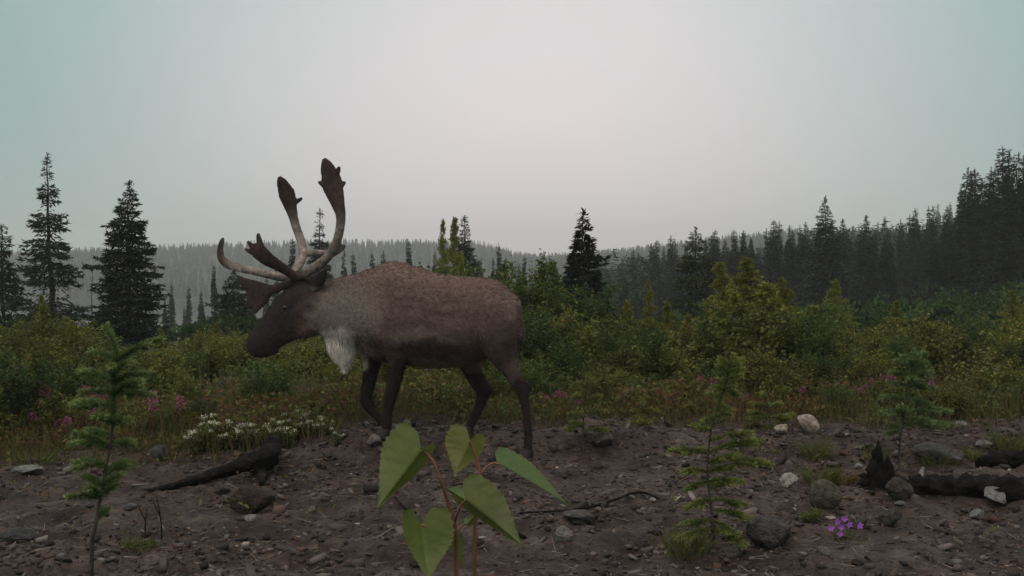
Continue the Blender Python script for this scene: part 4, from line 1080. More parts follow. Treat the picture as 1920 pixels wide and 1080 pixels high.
# ------------------------------------------------------------------ stones
def rock_mesh(seed, flat=1.0, ang=0.5, col=(0.2, 0.19, 0.18)):
    rs = np.random.default_rng(seed); b = bmesh.new(); bmesh.ops.create_icosphere(b, subdivisions=3, radius=1.0)
    V = np.array([v.co for v in b.verts])
    N_ = unit(rs.normal(0, 1, (int(9 + 10 * (1 - ang)), 3)))
    for n in N_:                       # planes cut facets
        o = rs.uniform(0.50, 0.88); dd = V @ n; k = dd > o
        V[k] -= np.outer((dd[k] - o) * (0.55 + 0.45 * ang), n)
    V *= 1 + 0.05 * np.stack([vnoise(V[:, 1] * 3 + seed, V[:, 2] * 3, 3), vnoise(V[:, 0] * 3, V[:, 2] * 3 + seed, 4), vnoise(V[:, 0] * 3 + seed, V[:, 1] * 3, 5)], -1)
    V += 0.02 * rs.normal(0, 1, V.shape)
    for v, c in zip(b.verts, V): v.co = c
    me = bpy.data.meshes.new('stone'); b.to_mesh(me); b.free()
    V0 = V / np.abs(V).max(0)
    me.vertices.foreach_set('co', V0.astype(np.float32).ravel())
    c = np.ones((len(V), 4), np.float32); c[:, :3] = np.asarray(col) * (1 + 0.25 * vnoise(V0[:, 0] * 4 + seed, V0[:, 1] * 4 + V0[:, 2] * 3, 9))[:, None]
    a = me.color_attributes.new('col', 'FLOAT_COLOR', 'POINT'); a.data.foreach_set('color', c.ravel())
    me.polygons.foreach_set('use_smooth', np.ones(len(me.polygons), bool)) if ang < .4 else None
    me.materials.append(M['rock']); me.update(); return me

def rock(px, pyb, w, h, col, label, ang=.6, sink=.35, rz=None, tilt=0.0, deep=0.8, grp=None):
    """pyb: row of the foot; w, h: seen size in pixels"""
    g = ground_at(px, pyb); k = g[1] / F
    o = link('stone', rock_mesh(int(px * 7 + pyb), 1, ang, col)); sx = w * k / 2; sz = h * k / 2 / (1 - sink * .5)
    o.scale = (sx, sx * deep, sz); o.location = Vector((g[0], g[1] + sx * deep * .55, float(terrain(g[0], g[1] + sx * deep * .55)) + sz * (1 - sink * 1.0)))
    o.rotation_euler = (0, tilt, RNG.uniform(-.5, .5) if rz is None else rz); tag(o, label, 'stone', grp); return o
PALE = (.60, .51, .45); GREY = (.17, .165, .16); BROWN = (.085, .062, .054); WHITE = (.66, .63, .58); OLIVE = (.155, .145, .115)
rock(1520, 812, 48, 32, PALE, 'largest pale oblong boulder at the edge of the brush', .35, .25, tilt=.5)
rock(1468, 815, 30, 18, PALE, 'small pale round stone beside the largest pale boulder', .2)
rock(1801, 803, 30, 14, (.36, .35, .34), 'pale half buried stone under the fir', .5)
rock(1549, 960, 66, 54, OLIVE, 'smooth rounded olive grey boulder in front of the charred stump', .15, .35)
rock(1482, 916, 42, 27, WHITE, 'lumpy chalk white stone behind the olive boulder', .7, .2)
rock(1768, 866, 96, 34, GREY, 'long flat grey slab with grass against it', .6, .5, deep=.5, tilt=.15)
rock(1850, 842, 34, 14, (.34, .32, .31), 'thin pale stone at the end of the charred log', .6)
rock(1874, 953, 48, 32, (.38, .39, .39), 'bluish white broken shard below the charred log', .95, .2, tilt=.3)
rock(1836, 976, 30, 20, (.38, .39, .39), 'smaller bluish shard with a pointed corner below the charred log', .95, .2, tilt=-.4)
rock(1690, 942, 58, 44, (.10, .088, .08), 'brown pyramid shaped stone leaning on the charred stump', .9, .2)
rock(1672, 990, 46, 34, (.13, .12, .105), 'brown stone with flat lit top near the purple blossoms', .9, .2)
rock(1690, 950, 26, 8, (.26, .27, .27), 'flat grey pebble between the two brown stones', .5)
rock(1450, 1030, 96, 58, (.12, .115, .115), 'low dark grey boulder behind the purple blossoms', .7, .35)
rock(1130, 842, 44, 24, (.15, .13, .115), 'grey brown stone near the thin bare stemmed seedling', .7)
rock(470, 965, 88, 66, BROWN, 'dark brown triangular rock propped under the charred branch', .95, .2, deep=.7)
rock(422, 947, 26, 16, (.19, .165, .15), 'tan stone touching the dark triangular rock', .8)
rock(470, 980, 26, 16, (.5, .48, .44), 'whitish lichen covered stone in front of the dark triangular rock', .8)
rock(698, 840, 32, 20, (.33, .28, .26), 'pale pinkish stone beside the front hoof', .8)
rock(764, 806, 20, 20, (.40, .37, .30), 'cream pointed stone behind the lifted hoof', .8)
rock(786, 806, 16, 10, (.24, .2, .19), 'small pinkish stone by the cream pointed stone', .7)
rock(585, 964, 18, 14, (.30, .24, .20), 'small tan stone alone on the dark soil', .7)
rock(296, 864, 38, 28, (.13, .13, .135), 'upright grey stone under the bushes by the white flowers', .9, .2)
rock(45, 888, 58, 13, (.34, .36, .35), 'flat pale slab on the soil before the seedling conifer', .6, .3)
rock(1308, 944, 26, 13, (.33, .23, .16), 'orange tan stone behind the fir sapling', .7)
rock(1060, 1015, 36, 26, (.33, .31, .29), 'whitish stone near the thin dark twig', .8)
rock(1610, 880, 16, 9, (.6, .58, .55), 'bright white pebble beside the charred stump', .6)
rock(1224, 943, 14, 9, (.55, .5, .5), 'white pebble at the end of the thin dark twig', .6)
rock(1588, 818, 10, 6, (.7, .66, .62), 'tiny bright pebble between the pale boulder and the brush', .6)
rock(245, 958, 34, 12, (.24, .25, .26), 'flat bluish stone behind the spruce sapling stem', .6)
rock(1090, 985, 70, 20, (.17, .155, .155), 'wide grey slab beneath the thin dark twig', .7, .5)
rock(25, 1018, 70, 30, (.10, .11, .108), 'dark mossy stone low in the foreground soil', .4, .4)
rs_k = np.random.default_rng(404)
rk = [rock_mesh(900 + i, 1, .8, c) for i, c in enumerate([(.10, .085, .078), (.14, .12, .112), (.19, .175, .165), (.075, .06, .055), (.27, .245, .235)])]
for i in range(150):
    py = rs_k.uniform(835, 1075); px = rs_k.uniform(-20, 1940)
    g = ground_at(px, py); s = rs_k.lognormal(-3.95, .42)
    o = link('stone', rk[int(rs_k.choice(5, p=[.36, .24, .10, .27, .03]))]); sc = np.array([1, rs_k.uniform(.6, 1), rs_k.uniform(.35, .7)]) * s
    o.scale = sc; o.location = Vector((g[0], g[1], g[2] + sc[2] * .35)); o.rotation_euler = (rs_k.uniform(-.3, .3), rs_k.uniform(-.3, .3), rs_k.uniform(0, 6.28))
    tag(o, 'small angular stone scattered over the bare soil', 'stone', 'small stones scattered over the soil')

def litter():
    rs = np.random.default_rng(71); acc = Acc(); n = 26000
    py = rs.uniform(0, 1, n); Y = 3.0 + 5.6 * py ** 0.8; x = rs.uniform(-.58, .58, n) * Y
    Y = np.concatenate([Y, rs.uniform(0.8, 3.2, 2500)]); x = np.concatenate([x, rs.uniform(-1.6, 1.6, 2500)]); n = len(x)
    cl = fbm(x * 1.1 + 9, Y * 1.1, 3, 81); keep = cl + rs.normal(0, .5, n) > -.35; x, Y = x[keep], Y[keep]; n = len(x)
    z = terrain(x, Y); s = np.minimum(rs.lognormal(-5.0, .6, n), .04); ch = rs.random(n)
    cols = np.array([(.020, .014, .013), (.060, .043, .038), (.105, .083, .076), (.24, .205, .185), (.075, .040, .028)])
    c = cols[np.searchsorted([.36, .74, .93, .945], ch)] * rs.uniform(.7, 1.3, (n, 1))
    # lumpy crumbs: eight-cornered blocks, squashed and skewed
    base = np.array([[i, j, k] for i in (-1, 1) for j in (-1, 1) for k in (-1, 1)], float)
    V = base[None] * rs.uniform(.55, 1.0, (n, 8, 3)) * (s[:, None] * np.stack([rs.uniform(.7, 2.0, n), rs.uniform(.6, 1.1, n), rs.uniform(.3, .75, n)], -1))[:, None, :]
    a = rs.uniform(0, 6.283, n); ca, sa = np.cos(a)[:, None], np.sin(a)[:, None]; tl = rs.normal(0, .3, n)[:, None]
    V = np.stack([V[..., 0] * ca - V[..., 1] * sa, V[..., 0] * sa + V[..., 1] * ca, V[..., 2] + V[..., 0] * tl], -1) + np.stack([x, Y, z + s * .15], -1)[:, None, :]
    q = np.array([[0, 1, 3, 2], [4, 6, 7, 5], [0, 4, 5, 1], [2, 3, 7, 6], [0, 2, 6, 4], [1, 5, 7, 3]])
    Q = (np.arange(n)[:, None, None] * 8 + q[None]).reshape(-1, 4)
    acc.add(V.reshape(-1, 3), None, Q, np.repeat(c, 8, axis=0))
    # bark slivers, dead needles and roots
    m = 9000; Y = 2.6 + 6.2 * rs.random(m); x = rs.uniform(-.58, .58, m) * Y
    p = np.stack([x, Y, terrain(x, Y) + .004], -1); d = rs.normal(0, 1, (m, 3)); d[:, 2] = rs.normal(.05, .16, m)
    spikes(acc, p, d, rs.uniform(.02, .13, m), rs.uniform(.002, .006, m), np.where(rs.random((m, 1)) < .55, [.035, .026, .023], [.17, .13, .105]) * rs.uniform(.6, 1.3, (m, 1)))
    o = link('soil_crumbs', acc.mesh('soil_crumbs', M['litter'])); tag(o, 'crumbs of soil, pebbles and bark slivers over the clearing', 'soil crumbs', kind='stuff')
litter()

# ------------------------------------------------------------------ burnt wood
def log_part(name, pts, parent, mat, seg=14, jit=.12, n=26, rough=.16):
    """pts: (px, row of centre line, radius px, lift in m over the terrain or None)"""
    P = []; R = []
    for px, py, r, lift in pts:
        g = ground_at(px, py + r); k = g[1] / F
        P.append(np.array([g[0], g[1] + r * k, g[2] + r * k * .75 + (lift or 0)])); R.append(r * k)
    d = curve(np.concatenate([np.array(P), np.array(R)[:, None]], 1), n)
    a = Acc(); T, A, B = frames(d[:, :3]); an = np.linspace(0, 2 * math.pi, seg, endpoint=False)
    ii, jj = np.meshgrid(np.arange(n), np.arange(seg), indexing='ij')
    rr = d[:, 3][:, None] * (1 + 1.5 * rough * vnoise(jj * 1.3, ii * .14, 7) + 1.6 * rough * vnoise(jj * .4, ii * .45, 8) + jit * RNG.uniform(-1, 1, (n, seg)))
    V = d[:, None, :3] + rr[..., None] * (np.cos(an)[None, :, None] * A[:, None] + np.sin(an)[None, :, None] * B[:, None])
    i = np.arange(n - 1)[:, None] * seg; j = np.arange(seg)[None]; k = (j + 1) % seg
    Q = np.stack([i + j, i + k, i + seg + k, i + seg + j], -1).reshape(-1, 4)
    V = np.concatenate([V.reshape(-1, 3), d[:1, :3], d[-1:, :3]]); q = np.arange(seg); w = (q + 1) % seg
    Tt = np.concatenate([np.stack([np.full(seg, n * seg), w, q], -1), np.stack([np.full(seg, n * seg + 1), (n - 1) * seg + q, (n - 1) * seg + w], -1)])
    a.add(V, Tt, Q)
    return link(name, a.mesh(name, mat), parent)
cb = empty('charred_branch', (0, 0, 0)); tag(cb, 'long charred branch with a thick knotted end lying on the soil by the white flowers', 'branch')
log_part('shaft', [(278, 920, 4, 0), (310, 915, 7, 0), (350, 908, 8, .01), (400, 897, 10, .02), (445, 885, 13, .03), (475, 878, 17, .04), (492, 874, 20, .03)], cb, M['char'])
log_part('knot', [(470, 884, 14, .03), (486, 874, 23, .04), (500, 866, 22, .06), (510, 858, 15, .07), (512, 848, 7, .09)], cb, M['char'], n=18, rough=.3)
log_part('root_stub', [(488, 888, 10, .02), (490, 900, 8, 0), (489, 908, 5, 0)], cb, M['char'], n=9)

st_ = empty('charred_stump', (0, 0, 0)); tag(st_, 'black charred stump with a pointed splinter rising from the soil', 'stump')
def stump():
    g = ground_at(1655, 915); k = g[1] / F; rs = np.random.default_rng(8)
    for nm, (dx, dy, h, r, lean) in (('splinter', (-4, .02, 88, 13, -.03)), ('splinter', (-13, .03, 62, 13, -.05)), ('splinter', (6, .01, 58, 15, .06)), ('splinter', (18, .04, 34, 20, .05)), ('splinter', (-26, .02, 26, 18, -.1)), ('splinter', (32, .03, 18, 22, .1))):
        a = Acc(); n = 9; t = np.linspace(0, 1, n)
        P = np.stack([g[0] + dx * k + lean * t * h * k, np.full(n, g[1] + dy), g[2] - .04 + t * (h * k + .04)], -1) + np.cumsum(rs.normal(0, .003, (n, 3)), 0)
        tube(a, P, r * k * (1 - t) ** .45 * (1 + .25 * rs.normal(size=n)) + .004, 9, jit=.35); link(nm, a.mesh(nm, M['char']), st_)
stump()
cl_ = empty('charred_log', (0, 0, 0)); tag(cl_, 'thick black charred log lying beside the pointed stump', 'log')
log_part('trunk', [(1700, 916, 11, 0), (1735, 913, 18, 0), (1790, 912, 20, 0), (1850, 914, 21, 0), (1910, 916, 22, 0), (1990, 920, 22, 0)], cl_, M['char'], 22, n=60, rough=.22)
log_part('branch_stub', [(1728, 912, 6, .03), (1730, 903, 5, .05), (1732, 897, 3, .065)], cl_, M['grey_wood'], 8, n=8)
cl2 = empty('burnt_log', (0, 0, 0)); tag(cl2, 'shorter burnt log half sunk behind the thick charred log', 'log')
log_part('trunk', [(1835, 870, 7, 0), (1865, 864, 13, 0), (1910, 858, 17, 0), (1975, 854, 16, 0)], cl2, M['char'], 18, n=40, rough=.25)

def stick(label, pts, mat, name='fallen_twig', cat='twig'):
    r = empty(name); tag(r, label, cat); o = log_part('shaft', pts, r, mat, 6, .1, 20); return r
stick('thin dark crooked twig lying across the grey slab', [(985, 964, 1.2, .01), (1040, 963, 1.8, .01), (1090, 960, 2.2, .015), (1118, 953, 3, .015), (1150, 945, 2.5, .02), (1190, 933, 2.8, .02), (1215, 932, 2.5, .02), (1232, 937, 1.6, .01)], M['char'])
stick('dark curved root lying under the birch sapling leaves', [(740, 935, 1.5, .01), (760, 958, 2.5, .01), (780, 966, 2.5, .01)], M['char'])
stick('pale weathered stick beyond the spruce sapling', [(245, 915, 1.5, .01), (275, 912, 2.2, .01), (300, 908, 1.6, .01)], M['grey_wood'])
stick('black twig lying behind the fir sapling', [(1370, 874, 2, .01), (1395, 871, 3.5, .01), (1420, 878, 2.5, .01), (1446, 880, 3, .01)], M['char'])
stick('pale broken stick at the foot of the lifted hoof', [(738, 806, 1.5, .01), (800, 806, 2.2, .01), (870, 800, 2, .01)], M['grey_wood'])
stick('short brown root in front of the purple blossoms', [(930, 985, 3, 0), (960, 998, 5, 0), (985, 1008, 4, 0)], M['char'])
def dry_stem(px, py0, py1, lab, lean=6):
    g = ground_at(px, py1); k = g[1] / F; r = empty('dry_stem', g); h = (py1 - py0) * k; a = Acc(); t = np.linspace(0, 1, 6)
    P = np.stack([lean * k * t ** 2 - .3 * lean * k * t, 0 * t, -.03 + t * (h + .03)], -1); tube(a, P, np.linspace(.005, .002, 6), 5); link('stalk', a.mesh('stalk', M['char'], True), r)
    A2 = Acc(); tube(A2, np.array([P[3], P[3] + [-.03, .01, .05], P[3] + [-.05, .01, .09]]), [.003, .002, .001], 4); link('side_twig', A2.mesh('side_twig', M['char']), r); tag(r, lab, 'stem')
dry_stem(303, 930, 1012, 'black dry forked stem beside the left end of the charred branch', -14)
dry_stem(272, 955, 1000, 'shorter black dry stem next to the spruce sapling')
dry_stem(1685, 812, 868, 'thin dark seedling stem beside the pointed stump', 4)

# ------------------------------------------------------------------ saplings in the clearing
def needle_branch(P, rs, dens, ln, wid, col, tipc, wood_r=.003, flat=.45):
    """one twig with its needles: returns (wood Acc, needles Acc)"""
    w, nd = Acc(), Acc(); t = np.linspace(0, 1, len(P)); L = np.linalg.norm(np.diff(P, axis=0), axis=1).sum()
    tube(w, P, np.linspace(wood_r, wood_r * .45, len(P)), 5)
    n = int(dens * L); u = rs.random(n); p = np.stack([np.interp(u, t, P[:, q]) for q in range(3)], -1)
    T = unit(np.gradient(P, axis=0)); tt = unit(np.stack([np.interp(u, t, T[:, q]) for q in range(3)], -1))
    o = rs.normal(0, 1, (n, 3)); o[:, 2] *= flat + .0; o[:, 2] += .18; o = unit(o - tt * (o * tt).sum(1, keepdims=True))
    f = np.clip((u - .5) * 2, 0, 1)[:, None] * .8; c = (np.asarray(col) * (1 - f) + np.asarray(tipc) * f) * rs.uniform(.7, 1.3, (n, 1))
    d = o + tt * rs.uniform(.45, 1.0, (n, 1))
    kites(nd, p, d, ln * rs.uniform(.75, 1.25, n), wid, rs.normal(0, 1, (n, 3)), c, .2)
    return w, nd

def sapling(name, stem_px, Y, brs, label, dens, ln, wid, col, tipc, seed, extra=0, stem_r=.007, cat='sapling', sub=3, sublen=.38):
    """stem through pixels at depth Y down to the ground; brs: (base px, tip px, depth shift of tip)"""
    rs = np.random.default_rng(seed)
    S = [at(px, py, Y) for px, py in stem_px]; foot = S[0].copy(); gz = float(terrain(foot[0], foot[1]))
    if foot[2] > gz + .01: S = [np.array([foot[0] - .01, foot[1], gz - .03])] + S
    else: S[0][2] = gz - .03
    S = curve(S, 24); base = np.array([S[0][0], S[0][1], gz]); r = empty(name, base); tag(r, label, cat)
    a = Acc(); tube(a, S - base, np.linspace(stem_r, stem_r * .3, 24), 8); link('stem', a.mesh('stem', M['bark'], True), r)
    w, nd = needle_branch(S[14:] - base, rs, dens * .7, ln, wid, col, tipc, .002, 1.0)
    link('stem_needles', nd.mesh('stem_needles', M['needle2']), r)
    allb = []
    for (b, t, dz) in brs:
        B = at(b[0], b[1], Y); i = np.argmin(np.abs(S[:, 2] - B[2])); B = S[i]; T_ = at(t[0], t[1], Y + dz); allb.append((B, T_))
    for k in range(extra):
        i = int(rs.integers(7, 22)); B = S[i]; u = (S[i][2] - gz) / (S[-1][2] - gz); an = rs.uniform(0, 6.28); L = (.04 + .20 * (1 - u)) * rs.uniform(.7, 1.2)
        allb.append((B, B + np.array([math.cos(an) * L, math.sin(an) * L, L * rs.uniform(-.1, .4)])))
    for B, T_ in allb:
        t = np.linspace(0, 1, 7); L = np.linalg.norm(T_ - B); P = B + np.outer(t, T_ - B) + np.outer(np.sin(t * math.pi) * L * .07, UP)
        w, nd = needle_branch(P - base, rs, dens, ln, wid, col, tipc)
        for s in range(sub if L > .10 else 0):
            u = rs.uniform(.3, .75); q = B + (T_ - B) * u; dr = (T_ - B) / L; sd = np.cross(dr, UP) * rs.choice([-1, 1]); e = q + (dr * .8 + sd * rs.uniform(.5, .9)) * L * sublen * (1.1 - u * .5)
            w2, n2 = needle_branch(np.linspace(q, e, 5) - base, rs, dens, ln, wid, col, tipc, .002)
            for X, Z in ((w, w2), (nd, n2)):
                Tn = [q_ for q_ in Z.T]; Qn = [q_ for q_ in Z.Q]
                Vz = np.concatenate(Z.V); Cz = np.concatenate(Z.C)
                X.add(Vz, np.concatenate(Tn) if Tn else None, np.concatenate(Qn) if Qn else None, Cz)
        bo = link('branch', w.mesh('branch', M['bark'], True), r); link('needles', nd.mesh('needles', M['needle2']), bo)
    return r
M['needle2'] = mat_foliage('fresh_needles', 0.25, 0.55, 0.0)
sapling('spruce_sapling', [(172, 1040), (176, 1000), (184, 955), (191, 920), (198, 880), (204, 848), (210, 810), (213, 756), (214, 709), (219, 674), (212, 640), (198, 610)], 2.8,
        [((219, 674), (303, 637), -.02), ((218, 670), (172, 659), .03), ((216, 690), (246, 681), -.05), ((214, 705), (208, 687), -.08), ((213, 712), (149, 697), .02), ((214, 715), (280, 700), .05), ((214, 733), (264, 716), -.06), ((213, 748), (150, 738), -.05),
         ((213, 752), (138, 757), .08), ((213, 750), (285, 742), .12), ((210, 800), (181, 781), -.1), ((210, 805), (243, 788), -.06), ((210, 808), (160, 808), .05), ((206, 835), (140, 814), -.03), ((205, 846), (133, 834), .08), ((206, 838), (250, 830), .12), ((197, 884), (235, 866), .1),
         ((192, 915), (158, 893), .03), ((193, 915), (229, 891), -.04), ((191, 925), (220, 908), .05), ((190, 925), (166, 915), -.06), ((183, 965), (200, 955), .03)],
        'bluish green spruce sapling with a bent leader standing alone before the brush', 5200, .0175, .0027, (.11, .155, .055), (.24, .29, .105), 51, 4, .0065, sub=1)
sapling('fir_sapling', [(1338, 1018), (1336, 985), (1332, 940), (1327, 900), (1327, 860), (1333, 810), (1347, 760), (1358, 725), (1368, 690), (1375, 664)], 4.75,
        [((1371, 690), (1348, 672), 0), ((1371, 690), (1392, 674), .05), ((1366, 700), (1345, 685), -.05), ((1366, 702), (1396, 692), 0), ((1360, 720), (1345, 712), .05), ((1362, 716), (1393, 704), -.06), ((1355, 735), (1338, 726), -.05), ((1355, 735), (1388, 742), .06), ((1350, 752), (1327, 738), .06), ((1348, 758), (1372, 770), -.06),
         ((1342, 782), (1316, 790), 0), ((1340, 790), (1372, 778), -.05), ((1333, 815), (1310, 808), 0), ((1333, 822), (1410, 812), -.04), ((1330, 842), (1432, 826), .02), ((1328, 858), (1255, 846), -.03), ((1328, 862), (1385, 852), -.1), ((1327, 870), (1440, 868), .05), ((1327, 880), (1280, 886), -.1), ((1328, 900), (1392, 905), -.1), ((1329, 910), (1285, 920), .05),
         ((1331, 930), (1402, 948), 0), ((1332, 945), (1290, 955), -.08), ((1334, 960), (1408, 972), -.05), ((1335, 975), (1275, 985), .05), ((1336, 985), (1385, 1005), -.1), ((1336, 990), (1270, 1012), -.1), ((1336, 1000), (1400, 1022), -.1)],
        'taller fir sapling with a bare dark stem standing on the soil beside the tan stone', 2300, .024, .0036, (.135, .165, .042), (.24, .265, .075), 52, 8, .0075)
sapling('fir_sapling', [(1686, 872), (1688, 840), (1692, 800), (1697, 760), (1704, 720), (1710, 690), (1714, 655)], 6.6,
        [((1712, 675), (1692, 668), 0), ((1712, 675), (1735, 662), .05), ((1708, 690), (1680, 676), -.05), ((1708, 692), (1738, 680), 0), ((1706, 705), (1668, 700), .05), ((1706, 705), (1748, 698), -.05), ((1702, 725), (1665, 718), 0), ((1702, 728), (1752, 728), 0), ((1699, 745), (1650, 745), .05), ((1699, 748), (1742, 758), .05),
         ((1695, 770), (1655, 775), -.1), ((1694, 775), (1778, 770), .05), ((1692, 790), (1752, 792), -.1), ((1691, 800), (1790, 798), .02), ((1690, 810), (1660, 815), 0)],
        'layered pale green fir sapling growing by the pointed charred stump', 1700, .030, .0046, (.10, .15, .055), (.18, .23, .09), 53, 10, .007)
sapling('spruce_seedling', [(1094, 862), (1093, 830), (1094, 790), (1097, 755), (1100, 725), (1102, 700)], 7.0,
        [((1100, 725), (1082, 716), 0), ((1100, 728), (1120, 718), 0), ((1097, 750), (1070, 745), 0), ((1097, 752), (1128, 742), 0), ((1095, 775), (1066, 778), .05), ((1095, 778), (1132, 772), 0), ((1094, 800), (1060, 806), -.05), ((1094, 805), (1140, 806), .05)],
        'thin bare stemmed seedling on the soil behind the grey slab', 1500, .030, .0046, (.12, .135, .040), (.20, .20, .06), 54, 4, .006)
sapling('spruce_seedling', [(1203, 830), (1204, 800), (1205, 770), (1203, 745)], 7.6,
        [((1204, 775), (1185, 768), 0), ((1204, 775), (1222, 766), 0), ((1204, 792), (1180, 792), 0), ((1204, 792), (1228, 788), 0)],
        'very small yellow green seedling beside the tiny dark fir', 1500, .030, .0046, (.17, .165, .042), (.24, .22, .06), 55, 4, .005)
sapling('spruce_seedling', [(1447, 838), (1445, 800), (1440, 760), (1432, 735)], 7.5,
        [((1441, 765), (1415, 758), 0), ((1441, 765), (1466, 756), 0), ((1443, 785), (1402, 786), 0), ((1443, 785), (1480, 782), .05), ((1445, 805), (1415, 812), 0), ((1445, 805), (1475, 800), .05)],
        'small yellow green seedling behind the fir sapling next to a round pale stone', 1500, .030, .0046, (.14, .155, .042), (.22, .22, .06), 56, 6, .006)

# small grassy tufts growing on the bare soil
for px, py, w, h, lab in [(1538, 908, 60, 46, 'yellow green grass tuft growing above the olive boulder'), (1585, 908, 34, 36, 'thin rusty grass tuft between olive boulder and stump'), (1758, 868, 70, 32, 'bright green grass tuft growing in front of the long slab'), (1825, 862, 34, 26, 'small green tuft at the end of the long slab'),
                      (1530, 860, 40, 50, 'sparse green sprig below the largest pale boulder'), (1520, 975, 26, 30, 'green sprig at the foot of the olive boulder'), (1895, 850, 60, 60, 'leafy green clump growing over the burnt log'), (60, 872, 90, 44, 'low green clump beside the flat pale slab'), (205, 880, 110, 40, 'spreading low green clump beneath the bluish spruce sapling'),
                      (1640, 860, 50, 16, 'tiny moss green tuft behind the pointed stump'), (1290, 1040, 70, 70, 'green tuft at the foot of the fir sapling'), (260, 1030, 60, 26, 'small leafy tuft at the foot of the spruce sapling')]:
    g = ground_at(px, py); k = g[1] / F; r = empty('grass_tuft', g); a = Acc(); n = 150; an = RNG.uniform(0, 6.28, n); rad = np.sqrt(RNG.random(n)) * w * k * .5
    p = np.stack([np.cos(an) * rad, np.sin(an) * rad * .7, 0 * rad], -1); p[:, 2] = terrain(p[:, 0] + g[0], p[:, 1] + g[1]) - g[2] - .005
    d = np.stack([np.cos(an) * .5, np.sin(an) * .5, np.ones(n)], -1) + RNG.normal(0, .25, (n, 3)); cc = vary((.105, .115, .032) if 'rusty' not in lab else (.15, .10, .035), n)
    kites(a, p, d, h * k * RNG.uniform(.35, 1.0, n), .006, RNG.normal(0, 1, (n, 3)), cc); q = Acc()
    b2 = p[:70] + d[:70] * (h * k * .45); kites(q, b2, RNG.normal(0, 1, (70, 3)), .02, .009, RNG.normal(0, 1, (70, 3)), vary((.10, .12, .035), 70))
    link('blades', a.mesh('blades', M['herb']), r); link('leaves', q.mesh('leaves', M['herb']), r); tag(r, lab, 'grass')

# purple blossoms low on the soil
def blossoms():
    g = ground_at(1580, 1015); k = g[1] / F; r = empty('purple_flower', g); tag(r, 'low plant with bright purple blossoms in front of the brown stone', 'flower'); rs = np.random.default_rng(3); a = Acc()
    for px, py in [(1557, 990), (1575, 1000), (1583, 972), (1570, 978), (1592, 983), (1612, 985), (1577, 988)]:
        q = at(px, py, g[1] + rs.uniform(-.03, .03)) - g; tube(a, np.array([[q[0] * .3, 0, -.02], q * [.7, .7, .5], q]), [.002, .0018, .0012], 4, c=(.1, .09, .03)); f = Acc(); n = 5; an = np.arange(n) * 1.2566 + rs.uniform(0, 1)
        d = np.stack([np.cos(an), rs.uniform(-.8, -.2, n), np.sin(an)], -1); kites(f, np.tile(q, (n, 1)), d, .020, .017, np.tile([0, -1., .2], (n, 1)), vary((.46, .15, .58), n, .2, .05), .15); link('blossom', f.mesh('blossom', M['petal']), r)
    link('stems', a.mesh('stems', M['herb']), r); q = Acc(); n = 40; p = rs.normal(0, 1, (n, 3)) * [.06, .03, 0]; p[:, 2] = rs.uniform(0, .03, n); kites(q, p, rs.normal(0, 1, (n, 3)) + [0, 0, .5], .025, .009, rs.normal(0, 1, (n, 3)), vary((.09, .10, .03), n)); link('leaves', q.mesh('leaves', M['herb']), r)
blossoms()

# ------------------------------------------------------------------ birch sapling close to the camera
YB = 1.20
def mat_birch():
    m, nt, N, L, out = new_mat('birch_leaf')
    a = N.new('ShaderNodeAttribute'); a.attribute_name = 'col'
    n = noise(nt, 45, 4); r = ramp(nt, n.outputs[0], [(.3, (.82, .84, .8)), (.7, (1.15, 1.13, 1.1))]); mx = N.new('ShaderNodeMixRGB'); mx.blend_type = 'MULTIPLY'; mx.inputs[0].default_value = 1
    L.new(a.outputs['Color'], mx.inputs[1]); L.new(r.outputs[0], mx.inputs[2]); b = N.new('ShaderNodeBsdfPrincipled'); b.inputs['Roughness'].default_value = .5; b.inputs['Specular IOR Level'].default_value = .3
    L.new(mx.outputs[0], b.inputs['Base Color']); t = N.new('ShaderNodeBsdfTranslucent'); L.new(mx.outputs[0], t.inputs[0]); ms = N.new('ShaderNodeMixShader'); ms.inputs[0].default_value = .4
    L.new(b.outputs[0], ms.inputs[1]); L.new(t.outputs[0], ms.inputs[2]); L.new(ms.outputs[0], out.inputs[0]); return m
M['birch'] = mat_birch()
bs = at(872, 1060, YB + .02); bs_base = np.array([bs[0], bs[1], float(terrain(bs[0], bs[1]))])
birch = empty('birch_sapling', bs_base); tag(birch, 'birch sapling with big drooping yellow green leaves and reddish stems', 'sapling')
def bstem(pts, r0, r1, nm='stem'):
    a = Acc(); P = np.array([at(px, py, YB + dy) if py is not None else px for px, py, dy in pts]); P = curve(P, 5 * len(P)); tube(a, P - bs_base, np.linspace(r0, r1, len(P)), 8)
    link(nm, a.mesh(nm, M['twig'], True), birch)
foot1 = bs_base + [-.01, .01, -.03]
bstem([(foot1, None, 0), (at(862, 1500, YB + .02), None, 0), (856, 1080, .01), (853, 990, 0), (841, 945, 0), (828, 905, -.01), (814, 868, -.01), (800, 851, -.01), (789, 844, -.015)], .0032, .0011, 'stem')
bstem([(foot1 + [.012, 0, 0], None, 0), (at(888, 1500, YB + .04), None, 0), (890, 1080, .03), (890, 1000, .03), (893, 940, .03), (898, 905, .03), (900, 888, .03), (894, 860, .03), (886, 838, .03), (881, 826, .03)], .0028, .0010, 'stem')
bstem([(900, 890, .03), (912, 876, .03), (924, 869, .03), (936, 870, .03)], .0014, .001, 'petiole')
bstem([(853, 978, 0), (858, 962, -.01), (864, 948, -.015), (873, 937, -.02)], .0016, .001, 'petiole')
bstem([(853, 1010, 0), (830, 1000, -.01), (806, 990, -.02), (790, 984, -.025)], .0014, .001, 'petiole')
bstem([(855, 1000, 0), (866, 986, .01), (876, 982, .02)], .0012, .0009, 'petiole')

